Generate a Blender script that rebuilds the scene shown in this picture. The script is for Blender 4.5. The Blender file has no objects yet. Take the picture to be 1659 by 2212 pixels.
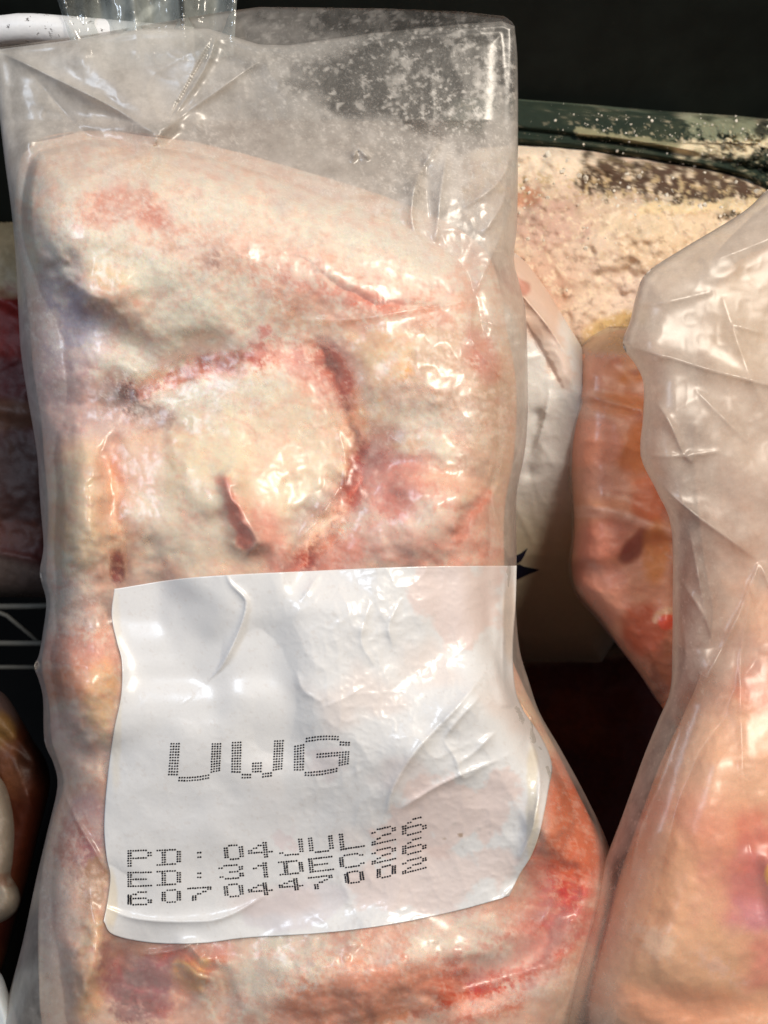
import bpy, math
import numpy as np
from mathutils import Matrix, Vector

# ------------------------------------------------------------------ camera, world, lamps
S = bpy.context.scene
COL = S.collection
W_PX, H_PX = 1659.0, 2212.0
FRAME_W = 0.30                      # metres across the picture at the front of the bag
SC = FRAME_W / W_PX
DIST = 0.32
TILT = math.radians(35)             # the pile of bags leans back by 35 degrees
ROT = Matrix.Rotation(TILT, 3, 'X')
RN = np.array(ROT)
LIFT = np.array([0.0, 0.0, 0.34])

def to_world(d):                    # leaning frame (x right, y up the bag, z out of the bag) -> world
    return np.asarray(d) @ RN.T + LIFT

cam_d = bpy.data.cameras.new('camera')
cam = bpy.data.objects.new('camera', cam_d); COL.objects.link(cam)
cam_d.sensor_fit = 'VERTICAL'
cam_d.angle = 2 * math.atan(SC * H_PX / 2 / DIST)
cam_d.clip_start = 0.01; cam_d.clip_end = 50
cam_d.dof.use_dof = True; cam_d.dof.focus_distance = DIST + .004; cam_d.dof.aperture_fstop = 6.5
cam.location = Vector(to_world([0, 0, DIST]))
cam.rotation_euler = (TILT, 0, 0)
S.camera = cam

world = bpy.data.worlds.new('World'); S.world = world
world.use_nodes = True
bg = world.node_tree.nodes['Background']
bg.inputs['Color'].default_value = (0.75, 0.78, 0.9, 1)
bg.inputs['Strength'].default_value = 0.06

def lamp(name, pos, aim, size, power, col):
    l = bpy.data.lights.new(name, 'AREA'); l.shape = 'RECTANGLE'
    l.size, l.size_y = size
    l.energy = power; l.color = col
    o = bpy.data.objects.new(name, l); COL.objects.link(o)
    p, a = Vector(to_world(pos)), Vector(to_world(aim))
    o.location = p
    o.rotation_euler = (a - p).to_track_quat('-Z', 'Y').to_euler()
    return o
lamp('ceiling_lamp', (0.41, 0.45, 0.86), (0.0, -.02, 0), (0.27, 0.27), 12.8, (1.0, 0.89, 0.75))
lamp('side_lamp', (-0.55, 0.35, 0.75), (-0.05, 0, 0), (0.22, 0.22), 3.4, (0.72, 0.84, 1.0))

S.view_settings.view_transform = 'Standard'
S.view_settings.look = 'None'
S.view_settings.exposure = 0.07
S.view_settings.gamma = 1.0
S.render.engine = 'CYCLES'
S.cycles.transparent_max_bounces = 24
S.cycles.max_bounces = 8
S.cycles.sample_clamp_indirect = 4
S.cycles.sample_clamp_direct = 12
S.cycles.caustics_reflective = False
S.cycles.caustics_refractive = False

# ------------------------------------------------------------------ numeric helpers
_rng = np.random.RandomState(7)
_TAB = _rng.rand(65536)

def vnoise(x, y, seed=0):
    ix = np.floor(x).astype(np.int64); iy = np.floor(y).astype(np.int64)
    fx = x - ix; fy = y - iy
    fx = fx * fx * fx * (fx * (fx * 6 - 15) + 10); fy = fy * fy * fy * (fy * (fy * 6 - 15) + 10)
    def h(a, b):
        n = (a * 374761393 + b * 668265263 + seed * 974711) & 0x7fffffff
        n = ((n ^ (n >> 13)) * 1274126177) & 0x7fffffff
        return _TAB[(n ^ (n >> 16)) & 65535]
    return (h(ix, iy) * (1 - fx) + h(ix + 1, iy) * fx) * (1 - fy) + (h(ix, iy + 1) * (1 - fx) + h(ix + 1, iy + 1) * fx) * fy

def fbm(x, y, scale, seed=0, octv=4, gain=0.5):         # about -1..1, scale in pixels
    s = np.zeros_like(x, dtype=float); a = 1.0; t = 0.0; f = 1.0 / scale
    for k in range(octv):
        c, n = math.cos(0.7 * k + .3), math.sin(0.7 * k + .3)
        s += a * (vnoise((x * c - y * n) * f + 17.3 * k, (x * n + y * c) * f + 9.1 * k, seed + k * 13) * 2 - 1)
        t += a; a *= gain; f *= 2.03
    return s / t * 1.6

def ridged(x, y, scale, seed=0, octv=3):                # 0..1, sharp crests
    s = np.zeros_like(x, dtype=float); a = 1.0; t = 0; f = 1.0 / scale
    for k in range(octv):
        c, n = math.cos(1.1 * k + .5), math.sin(1.1 * k + .5)
        v = vnoise((x * c - y * n) * f + 31.7 * k, (x * n + y * c) * f + 5.3 * k, seed + 29 * k) * 2 - 1
        s += a * (1 - np.abs(v)) ** 2; t += a; a *= 0.5; f *= 2.1
    return s / t

def sstep(a, b, x):
    t = np.clip((x - a) / (b - a), 0, 1)
    return t * t * (3 - 2 * t)

def path_t(X, Y, pts):
    """distance to a path and the place along it, 0..1"""
    X = np.asarray(X, float); best = np.full(X.shape, 1e18); T = np.zeros(X.shape)
    L = np.r_[0, np.cumsum([math.hypot(b[0] - a[0], b[1] - a[1]) for a, b in zip(pts, pts[1:])])]
    for i in range(len(pts) - 1):
        (ax, ay), (bx, by) = pts[i], pts[i + 1]
        ex, ey = bx - ax, by - ay; l = ex * ex + ey * ey
        if l < 1e-9: continue
        t = np.clip(((X - ax) * ex + (Y - ay) * ey) / l, 0, 1)
        d = (X - ax - t * ex) ** 2 + (Y - ay - t * ey) ** 2
        k = d < best
        best = np.where(k, d, best); T = np.where(k, (L[i] + t * (L[i + 1] - L[i])) / L[-1], T)
    return np.sqrt(best), T

def seg_dist(X, Y, pts, closed=False):
    X = np.asarray(X, float); d = np.full(X.shape, 1e18)
    n = len(pts)
    for i in range(n if closed else n - 1):
        (ax, ay), (bx, by) = pts[i], pts[(i + 1) % n]
        ex, ey = bx - ax, by - ay
        l = ex * ex + ey * ey
        if l < 1e-9: continue
        t = np.clip(((X - ax) * ex + (Y - ay) * ey) / l, 0, 1)
        np.minimum(d, (X - ax - t * ex) ** 2 + (Y - ay - t * ey) ** 2, out=d)
    return np.sqrt(d)

def smooth_path(pts, n=6):                              # Catmull-Rom through points
    p = [np.array(q, float) for q in pts]
    p = [2 * p[0] - p[1]] + p + [2 * p[-1] - p[-2]]
    out = []
    for i in range(1, len(p) - 2):
        for k in range(n):
            t = k / n
            a, b, c, d = p[i - 1], p[i], p[i + 1], p[i + 2]
            out.append(0.5 * (2 * b + (c - a) * t + (2 * a - 5 * b + 4 * c - d) * t * t + (3 * b - a - 3 * c + d) * t ** 3))
    out.append(p[-2])
    return [tuple(q) for q in out]

def srgb(c):
    c = np.asarray(c, float) / 255.0
    return np.where(c <= 0.04045, c / 12.92, ((c + 0.055) / 1.055) ** 2.4)

class Field:
    """scalar or colour field over pixel-like coordinates on a surface"""
    def __init__(s, X, Y, base):
        s.X, s.Y = X, Y
        base = np.asarray(base, float)
        s.C = np.tile(base, (X.size, 1)) if base.ndim else np.full(X.size, float(base))
    def _mix(s, m, v):
        if s.C.ndim == 2: s.C += (np.asarray(v, float)[None, :] - s.C) * m[:, None]
        else: s.C += (v - s.C) * m
        return s
    def blob(s, cx, cy, rx, ry, v, a=1.0, ang=0, soft=0.6, warp=0.25, fq=60, grain=0.0, gs=14, seed=None):
        R = max(rx, ry) * (1 + soft + warp * 1.6)
        sel = np.where((np.abs(s.X - cx) < R) & (np.abs(s.Y - cy) < R))[0]
        if sel.size == 0: return s
        x, y = s.X[sel], s.Y[sel]
        seed = int(cx * 3 + cy * 7) % 997 if seed is None else seed
        c, n = math.cos(math.radians(ang)), math.sin(math.radians(ang))
        dx, dy = x - cx, y - cy
        d = np.sqrt(((dx * c + dy * n) / rx) ** 2 + ((-dx * n + dy * c) / ry) ** 2)
        if warp: d = d + warp * fbm(x, y, fq, seed, 4)
        if grain: d = d + grain * fbm(x, y, gs, seed + 5, 3, .6)
        m = a * (1 - sstep(1 - soft / 2, 1 + soft / 2, d))
        full = np.zeros(s.X.size); full[sel] = m
        return s._mix(full, v)
    def stroke(s, pts, w, v, a=1.0, soft=0.8, warp=0.3, fq=40, grain=0.0, gs=12, seed=3):
        pts = smooth_path(pts, 5)
        d = seg_dist(s.X, s.Y, pts) / w
        sel = d < 2.6
        dd = d[sel]
        if warp: dd = dd + warp * fbm(s.X[sel], s.Y[sel], fq, seed + int(pts[0][0]), 3)
        if grain: dd = dd + grain * fbm(s.X[sel], s.Y[sel], gs, seed + 9, 3, .6)
        m = np.zeros(s.X.size); m[sel] = a * (1 - sstep(1 - soft / 2, 1 + soft / 2, dd))
        return s._mix(m, v)
    def grain(s, v, a, scale, lo, hi, seed, mask=None, octv=4, gain=.6):
        m = a * sstep(lo, hi, fbm(s.X, s.Y, scale, seed, octv, gain))
        if mask is not None: m = m * mask
        return s._mix(m, v)

def bumps(X, Y, items):
    z = np.zeros(X.shape)
    for it in items:
        if it[0] == 'b':                                # soft mound: cx, cy, rx, ry, ang, height
            _, cx, cy, rx, ry, ang, h = it
            c, n = math.cos(math.radians(ang)), math.sin(math.radians(ang))
            dx, dy = X - cx, Y - cy
            z += h * np.exp(-(((dx * c + dy * n) / rx) ** 2 + ((-dx * n + dy * c) / ry) ** 2))
        elif it[0] == 'p':                              # plateau with a steep rim
            _, cx, cy, rx, ry, ang, h, soft = it
            c, n = math.cos(math.radians(ang)), math.sin(math.radians(ang))
            dx, dy = X - cx, Y - cy
            d = np.sqrt(((dx * c + dy * n) / rx) ** 2 + ((-dx * n + dy * c) / ry) ** 2) + .06 * fbm(X, Y, 80, int(cx), 2)
            z += h * (1 - sstep(1 - soft, 1 + soft, d))
        elif it[0] == 's':                              # soft crest or groove along a line: pts, width, height
            d = seg_dist(X, Y, smooth_path(it[1], 5)) / it[2]
            z += it[3] * np.exp(-d * d)
        elif it[0] == 'c':                              # sharp crease: pts, width, height
            d, t = path_t(X, Y, smooth_path(it[1], 5))
            env = np.clip(4 * t * (1 - t), 0, 1) ** .8 * (.75 + .5 * vnoise(t * 7, t * 0, int(it[1][0][0])))
            z += it[3] * env * np.exp(-d / it[2] * 1.6 / (.55 + .9 * env))
        elif it[0] == 't':                              # taper: a fold that stands up on one side of a line
            _, pts, w, h = it
            P = smooth_path(pts, 5)
            d = seg_dist(X, Y, P)
            (ax, ay), (bx, by) = P[0], P[-1]
            side = np.sign((bx - ax) * (Y - ay) - (by - ay) * (X - ax))
            z += np.where(side > 0, h * np.exp(-d / w), h * np.exp(-d / (w * .15)))
    return z

def place(px, py, z):                                   # leaning-frame point at depth z, in world metres
    k = SC * (DIST - z) / DIST
    return to_world(np.stack([(px - W_PX / 2) * k, (H_PX / 2 - py) * k, z], -1))

# ------------------------------------------------------------------ objects
def new_mesh(name, V, F4, mat, parent=None, base=None, smooth=True, attrs=None, tri=None):
    me = bpy.data.meshes.new(name)
    base = np.zeros(3) if base is None else np.asarray(base)
    V = np.asarray(V, float) - base
    me.vertices.add(len(V)); me.vertices.foreach_set('co', V.astype(np.float32).ravel())
    F4 = np.asarray(F4, np.int32).reshape(-1, 4) if F4 is not None else np.zeros((0, 4), np.int32)
    tri = np.asarray(tri, np.int32).reshape(-1, 3) if tri is not None else np.zeros((0, 3), np.int32)
    loops = np.concatenate([F4.ravel(), tri.ravel()])
    starts = np.concatenate([np.arange(len(F4)) * 4, len(F4) * 4 + np.arange(len(tri)) * 3])
    me.loops.add(len(loops)); me.loops.foreach_set('vertex_index', loops.astype(np.int32))
    me.polygons.add(len(starts)); me.polygons.foreach_set('loop_start', starts.astype(np.int32))
    me.update(calc_edges=True); me.validate()
    me.polygons.foreach_set('use_smooth', np.full(len(me.polygons), smooth))
    for k, a in (attrs or {}).items():
        a = np.asarray(a)
        if a.ndim == 2:
            at = me.attributes.new(k, 'FLOAT_COLOR', 'POINT')
            at.data.foreach_set('color', np.concatenate([a, np.ones((len(a), 1))], 1).astype(np.float32).ravel())
        else:
            at = me.attributes.new(k, 'FLOAT', 'POINT'); at.data.foreach_set('value', a.astype(np.float32))
    me.materials.append(mat)
    o = bpy.data.objects.new(name, me); COL.objects.link(o)
    if parent is not None: o.parent = parent
    else: o.location = base
    return o

def thing(name, label, cat, base, group=None):
    o = bpy.data.objects.new(name, None); COL.objects.link(o)
    o.empty_display_size = 0.02
    o.location = base
    return tag(o, label, cat, group)

def tag(o, label, cat, group=None):
    o['label'] = label; o['category'] = cat
    if group: o['group'] = group
    return o

def struct(o, kind='structure'):
    o['kind'] = kind
    return o

class Lump:
    """a closed rounded body given by its left and right outline, row by row"""
    def __init__(s, left, right, w=110, zc=-.04, T=.04, back=.03, bump=None, step=4, rough=None, warp=0, edge=40, bdiv=8):
        s.left = smooth_path([(y, x) for y, x in left], 5); s.right = smooth_path([(y, x) for y, x in right], 5)
        ly, lx = np.array(s.left).T; ry, rx = np.array(s.right).T
        s.Lf = lambda y: np.interp(y, ly, lx); s.Rf = lambda y: np.interp(y, ry, rx)
        s.y0, s.y1 = max(ly[0], ry[0]), min(ly[-1], ry[-1])
        yy = np.linspace(s.y0, s.y1, 90)
        s.poly = [(s.Lf(y), y) for y in yy] + [(s.Rf(y), y) for y in yy[::-1]]
        s.w, s.zc, s.T, s.back, s.bump, s.step, s.rough, s.edge, s.warp, s.bdiv = w, zc, T, back, bump or [], step, rough, edge, warp, bdiv
    def val(s, v, Y):
        return np.interp(Y, *np.array(v).T) if isinstance(v, list) else v
    def inside(s, X, Y):
        return (Y >= s.y0) & (Y <= s.y1) & (X >= s.Lf(Y)) & (X <= s.Rf(Y))
    def front(s, X, Y, D=None, fine=True):
        if D is None: D = seg_dist(X, Y, s.poly, True)
        t = np.clip(D / s.val(s.w, Y), 0, 1)
        prof = np.sqrt(np.clip(1 - (1 - t) ** 2, 0, 1))
        z = s.val(s.zc, Y) + s.val(s.T, Y) * prof
        fade = sstep(0, s.edge, D)
        if s.bump:
            q = s.warp
            Xw, Yw = (X + q * fbm(X, Y, 60, 201, 3), Y + q * fbm(X, Y, 60, 202, 3)) if q else (X, Y)
            z = z + bumps(Xw, Yw, s.bump) * fade
        if s.rough and fine: z = z + s.rough(X, Y) * fade
        return z
    def grid(s):
        nr = int((s.y1 - s.y0) / s.step) + 2
        yy = np.linspace(s.y0, s.y1, nr)
        wid = np.max(s.Rf(yy) - s.Lf(yy))
        nf = int(wid / s.step) + 2; nb = max(8, nf // s.bdiv)
        u = np.linspace(0, 1, nf); u = u * .75 + (0.5 - 0.5 * np.cos(np.pi * u)) * .25
        ub = np.linspace(1, 0, nb + 2)[1:-1]
        return yy, nf, nb, u, ub
    def build(s, name, mat, parent, base, colour=None, attrs_fn=None, zfix=None, cap=True, ymap=None, back=True):
        yy, nf, nb, u, ub = s.grid()
        L, R = s.Lf(yy)[:, None], s.Rf(yy)[:, None]
        Xf = L + (R - L) * u[None, :]; Yf = np.repeat(yy[:, None], nf, 1)
        if ymap: Yf = ymap(Xf, Yf, True)
        D = seg_dist(Xf, Yf if not ymap else np.repeat(yy[:, None], nf, 1), s.poly, True)
        Zf = s.front(Xf, Yf, D)
        if zfix is not None: Zf = zfix(Xf, Yf, Zf, D)
        s.Zf = Zf
        if back:
            Xb = L + (R - L) * ub[None, :]; Yb = np.repeat(yy[:, None], nb, 1)
            Db = seg_dist(Xb, Yb, s.poly, True)
            if ymap: Yb = ymap(Xb, Yb, False)
            t = np.clip(Db / s.val(s.w, Yb), 0, 1)
            Zb = s.val(s.zc, Yb) - s.val(s.back, Yb) * np.sqrt(1 - (1 - t) ** 2) - 1e-4
            X = np.concatenate([Xf, Xb], 1); Y = np.concatenate([Yf, Yb], 1); Z = np.concatenate([Zf, Zb], 1)
        else: X, Y, Z = Xf, Yf, Zf
        nr, n = X.shape
        X, Y, Z = X.ravel(), Y.ravel(), Z.ravel()
        i = np.arange(nr - 1)[:, None] * n; j = np.arange(n if back else n - 1)[None, :]
        k = (j + 1) % n
        F = np.stack([i + j, i + n + j, i + n + k, i + k], -1).reshape(-1, 4)
        tri = []
        if cap and back:
            for r in (0, nr - 1):
                for q in range(1, n - 1):
                    t3 = (r * n, r * n + q, r * n + q + 1)
                    tri.append(t3 if r == 0 else t3[::-1])
        at = {}
        if colour is not None: at['Col'] = colour(X, Y)
        if attrs_fn is not None: at.update(attrs_fn(X, Y))
        return new_mesh(name, place(X, Y, Z), F, mat, parent, base, True, at, tri or None)

def closing(fn, x0, x1, y0, y1, r, blur, cell=7):
    """height map of fn stretched over its hollows, like a tight film; returns a sampler"""
    gx = np.arange(x0, x1 + cell, cell); gy = np.arange(y0, y1 + cell, cell)
    GX, GY = np.meshgrid(gx, gy)
    H = fn(GX, GY)
    def filt(H, n, op):
        for ax in (0, 1):
            base = H.copy()
            for k in range(1, n + 1):
                for sgn in (1, -1):
                    H = op(H, np.roll(base, sgn * k, ax))
        return H
    n = max(1, int(r / cell))
    H = filt(filt(H, n, np.maximum), n, np.minimum)
    for _ in range(blur):
        for ax in (0, 1):
            H = (np.roll(H, 1, ax) + 2 * H + np.roll(H, -1, ax)) / 4
    def sample(X, Y):
        fx = np.clip((X - x0) / cell, 0, len(gx) - 1.001); fy = np.clip((Y - y0) / cell, 0, len(gy) - 1.001)
        ix, iy = fx.astype(int), fy.astype(int); fx, fy = fx - ix, fy - iy
        return (H[iy, ix] * (1 - fx) + H[iy, ix + 1] * fx) * (1 - fy) + (H[iy + 1, ix] * (1 - fx) + H[iy + 1, ix + 1] * fx) * fy
    return sample

# ------------------------------------------------------------------ materials
def nodes(name):
    m = bpy.data.materials.new(name); m.use_nodes = True
    nt = m.node_tree
    for n in list(nt.nodes): nt.nodes.remove(n)
    return m, nt, nt.nodes.new('ShaderNodeOutputMaterial')
def N(nt, t, **kw):
    n = nt.nodes.new('ShaderNode' + t)
    for k, v in kw.items():
        if k.startswith('_'): setattr(n, k[1:], v)
        else: n.inputs[k].default_value = v
    return n
def noise(nt, co, scale, detail=3, rough=.55):
    n = N(nt, 'TexNoise'); n.inputs['Scale'].default_value = scale
    n.inputs['Detail'].default_value = detail; n.inputs['Roughness'].default_value = rough
    nt.links.new(co.outputs['Object'], n.inputs['Vector'])
    return n
def ramp(nt, src, a, b, lo=0.0, hi=1.0):
    r = N(nt, 'MapRange'); r.inputs['From Min'].default_value = a; r.inputs['From Max'].default_value = b
    r.inputs['To Min'].default_value = lo; r.inputs['To Max'].default_value = hi
    nt.links.new(src, r.inputs['Value']); return r.outputs['Result']
def math_(nt, op, a, b):
    n = N(nt, 'Math', _operation=op)
    for i, v in enumerate((a, b)):
        if isinstance(v, (int, float)): n.inputs[i].default_value = v
        else: nt.links.new(v, n.inputs[i])
    return n.outputs[0]

def flesh_mat(name, rough=.5, sss=.12, bump=.25, mottle=.16, spec=.4, grain=1400):
    m, nt, out = nodes(name)
    co = N(nt, 'TexCoord')
    at = N(nt, 'Attribute', _attribute_name='Col')
    n1 = noise(nt, co, 260, 5, .65); n2 = noise(nt, co, grain, 3, .6)
    f = math_(nt, 'MULTIPLY', ramp(nt, n1.outputs['Fac'], .25, .75, 1 - mottle, 1 + mottle), ramp(nt, n2.outputs['Fac'], .25, .75, 1 - mottle * .8, 1 + mottle * .8))
    mx = N(nt, 'VectorMath', _operation='SCALE')
    nt.links.new(at.outputs['Color'], mx.inputs[0]); nt.links.new(f, mx.inputs['Scale'])
    p = N(nt, 'BsdfPrincipled')
    nt.links.new(mx.outputs[0], p.inputs['Base Color'])
    p.inputs['Roughness'].default_value = rough
    p.inputs['Specular IOR Level'].default_value = spec
    p.inputs['Subsurface Weight'].default_value = sss
    p.inputs['Subsurface Radius'].default_value = (.8, .35, .2)
    p.inputs['Subsurface Scale'].default_value = .004
    b = N(nt, 'Bump'); b.inputs['Strength'].default_value = bump; b.inputs['Distance'].default_value = .0012
    nt.links.new(math_(nt, 'ADD', n1.outputs['Fac'], math_(nt, 'MULTIPLY', n2.outputs['Fac'], .5)), b.inputs['Height'])
    nt.links.new(b.outputs[0], p.inputs['Normal'])
    nt.links.new(p.outputs[0], out.inputs['Surface'])
    return m

def film_mat(name, tint=(.765, .745, .71), rough=.3, gloss=1.0, bump=.10, bscale=110, clear=(.97, .97, .96)):
    """thin frosted plastic: lets light through, scatters some of it, reflects like plastic"""
    m, nt, out = nodes(name)
    co = N(nt, 'TexCoord')
    hz = N(nt, 'Attribute', _attribute_name='haze'); fr = N(nt, 'Attribute', _attribute_name='frost')
    n1 = noise(nt, co, 900, 4, .7); n2 = noise(nt, co, 130, 4, .6); n3 = noise(nt, co, bscale, 5, .6)
    speck = math_(nt, 'MULTIPLY', ramp(nt, n1.outputs['Fac'], .54, .72), fr.outputs['Fac'])
    soft = ramp(nt, n2.outputs['Fac'], .3, .7, .75, 1.25)
    h = math_(nt, 'MULTIPLY', hz.outputs['Fac'], soft)
    fac = math_(nt, 'MINIMUM', math_(nt, 'ADD', h, speck), .97)
    d = N(nt, 'BsdfDiffuse'); d.inputs['Color'].default_value = (*tint, 1)
    t = N(nt, 'BsdfTranslucent'); t.inputs['Color'].default_value = (*tint, 1)
    tr = N(nt, 'BsdfTransparent'); tr.inputs['Color'].default_value = (*clear, 1)
    g = N(nt, 'BsdfGlossy'); g.inputs['Roughness'].default_value = rough
    b = N(nt, 'Bump'); b.inputs['Strength'].default_value = bump; b.inputs['Distance'].default_value = .0015
    hh = math_(nt, 'ADD', n3.outputs['Fac'], math_(nt, 'MULTIPLY', n1.outputs['Fac'], .035))
    nt.links.new(hh, b.inputs['Height'])
    for n in (d, g): nt.links.new(b.outputs[0], n.inputs['Normal'])
    m1 = N(nt, 'MixShader'); m1.inputs[0].default_value = .35
    nt.links.new(d.outputs[0], m1.inputs[1]); nt.links.new(t.outputs[0], m1.inputs[2])
    m2 = N(nt, 'MixShader'); nt.links.new(fac, m2.inputs[0])
    nt.links.new(tr.outputs[0], m2.inputs[1]); nt.links.new(m1.outputs[0], m2.inputs[2])
    lw = N(nt, 'LayerWeight'); lw.inputs['Blend'].default_value = .5       # same reflection from both sides of the thin film
    nt.links.new(b.outputs[0], lw.inputs['Normal'])
    fz = math_(nt, 'ADD', .045, math_(nt, 'MULTIPLY', math_(nt, 'POWER', lw.outputs['Facing'], 5.0), .7))
    m3 = N(nt, 'MixShader'); nt.links.new(math_(nt, 'MULTIPLY', fz, gloss), m3.inputs[0])
    nt.links.new(m2.outputs[0], m3.inputs[1]); nt.links.new(g.outputs[0], m3.inputs[2])
    nt.links.new(m3.outputs[0], out.inputs['Surface'])
    return m

def plain_mat(name, col, rough=.5, spec=.5, mottle=.1, scale=200, bump=.1, speck=None, speck_lim=(.62, .7), speck_scale=500):
    m, nt, out = nodes(name)
    co = N(nt, 'TexCoord'); n1 = noise(nt, co, scale, 5, .65)
    p = N(nt, 'BsdfPrincipled'); p.inputs['Roughness'].default_value = rough; p.inputs['Specular IOR Level'].default_value = spec
    a = np.array(col)
    mix = N(nt, 'Mix', _data_type='RGBA')
    mix.inputs[6].default_value = (*np.clip(a * (1 - mottle), 0, 1), 1); mix.inputs[7].default_value = (*np.clip(a * (1 + mottle), 0, 1), 1)
    nt.links.new(ramp(nt, n1.outputs['Fac'], .3, .7), mix.inputs[0])
    c = mix.outputs[2]
    if speck is not None:
        n2 = noise(nt, co, speck_scale, 4, .7)
        mk = N(nt, 'Mix', _data_type='RGBA'); mk.inputs[7].default_value = (*speck, 1)
        nt.links.new(ramp(nt, n2.outputs['Fac'], *speck_lim), mk.inputs[0]); nt.links.new(c, mk.inputs[6]); c = mk.outputs[2]
    nt.links.new(c, p.inputs['Base Color'])
    b = N(nt, 'Bump'); b.inputs['Strength'].default_value = bump; b.inputs['Distance'].default_value = .001
    nt.links.new(n1.outputs['Fac'], b.inputs['Height']); nt.links.new(b.outputs[0], p.inputs['Normal'])
    nt.links.new(p.outputs[0], out.inputs['Surface'])
    return m

def label_mat(name):
    m, nt, out = nodes(name)
    co = N(nt, 'TexCoord'); at = N(nt, 'Attribute', _attribute_name='Col')
    n3 = noise(nt, co, 120, 5, .6); n1 = noise(nt, co, 900, 3, .6)
    f = ramp(nt, n1.outputs['Fac'], .25, .75, .975, 1.02)
    mx = N(nt, 'VectorMath', _operation='SCALE'); nt.links.new(at.outputs['Color'], mx.inputs[0]); nt.links.new(f, mx.inputs['Scale'])
    p = N(nt, 'BsdfPrincipled'); p.inputs['Roughness'].default_value = .27; p.inputs['Specular IOR Level'].default_value = .6
    nt.links.new(mx.outputs[0], p.inputs['Base Color'])
    b = N(nt, 'Bump'); b.inputs['Strength'].default_value = .10; b.inputs['Distance'].default_value = .0015
    nt.links.new(math_(nt, 'ADD', n3.outputs['Fac'], math_(nt, 'MULTIPLY', n1.outputs['Fac'], .05)), b.inputs['Height'])
    nt.links.new(b.outputs[0], p.inputs['Normal'])
    nt.links.new(p.outputs[0], out.inputs['Surface'])
    return m

M_FLESH = flesh_mat('frozen_flesh', .5, .25, .10, .09)
M_SKIN = flesh_mat('chicken_skin', .42, .2, .12, .07)
M_FROST = flesh_mat('frost_crust', .85, .15, .14, .12, .2, 2200)
M_DIM = flesh_mat('bagged_meat', .5, .05, .25, .2, .3)
M_FILM = film_mat('frosted_film')
M_FILM_R = film_mat('clear_film', (.77, .69, .615), .33, .8, .05, 50)
M_CLEAR = film_mat('thin_clear_film', (.72, .78, .76), .1, 1.2, .25, 90)
M_LABEL = label_mat('white_print_panel')
M_INK = plain_mat('black_ink', (.012, .012, .018), .5, .3)
M_BLUEINK = plain_mat('blue_ink', (.012, .012, .03), .5, .3)

def lin(c): return srgb(c)

# ================================================================== the freezer
wn = np.array([0, math.cos(TILT), -math.sin(TILT)])
wu = np.array([0, math.sin(TILT), math.cos(TILT)])
def build_wall():
    c = wn * .236
    nx, ny = 60, 40
    xs = np.linspace(-.7, .7, nx); us = np.linspace(-.35, .35, ny)
    P = np.array([c + np.array([x, 0, 0]) + wu * u for u in us for x in xs])
    idx = np.arange(nx * ny).reshape(ny, nx)
    F = np.stack([idx[:-1, :-1], idx[:-1, 1:], idx[1:, 1:], idx[1:, :-1]], -1).reshape(-1, 4)
    mat = plain_mat('dark_freezer_wall', (.0055, .0075, .0065), .6, .15, .5, 25, .05, (.25, .25, .24), (.735, .76), 700)
    return struct(new_mesh('freezer_wall', to_world(P), F, mat, None, to_world([0, 0.12, -.2])))
build_wall()
def build_floor():
    mat = plain_mat('dark_freezer_floor', (.004, .0038, .0036), .7, .1)
    V = np.array([[-.7, -.55, 0], [.7, -.55, 0], [.7, .35, 0], [-.7, .35, 0]], float)
    return struct(new_mesh('freezer_floor', V + np.array([0, 0, .02]), [[0, 1, 2, 3]], mat, None, [0, 0, .02]))
build_floor()

# ================================================================== the bag in the middle
CREAM, PINK, RED, DEEP, GREY, LAV = (222, 200, 170), (214, 168, 146), (190, 92, 72), (140, 62, 56), (200, 188, 176), (176, 172, 190)
chick = Lump(
    left=[(282, 180), (292, 110), (312, 66), (350, 44), (430, 32), (500, 34), (600, 52), (700, 64), (800, 72), (900, 88), (1000, 96), (1100, 104), (1240, 100), (1300, 108), (1380, 98), (1440, 90), (1520, 106), (1600, 112), (1690, 138), (1760, 116), (1850, 96), (1950, 84), (2050, 82), (2212, 90), (2330, 120), (2400, 200)],
    right=[(282, 240), (292, 340), (312, 450), (350, 590), (430, 850), (500, 1000), (560, 1060), (640, 1084), (700, 1092), (800, 1112), (900, 1116), (1000, 1108), (1100, 1090), (1240, 1090), (1300, 1092), (1400, 1100), (1480, 1130), (1560, 1170), (1640, 1212), (1720, 1252), (1800, 1292), (1850, 1310), (1950, 1322), (2100, 1300), (2212, 1260), (2330, 1180), (2400, 1060)],
    w=[(280, 120), (500, 120), (900, 110), (2400, 120)], zc=[(280, -.036), (600, -.046), (2400, -.05)], T=[(280, .026), (430, .038), (600, .046), (1500, .05), (2400, .05)], back=.04, step=3.2, warp=16)
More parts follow.
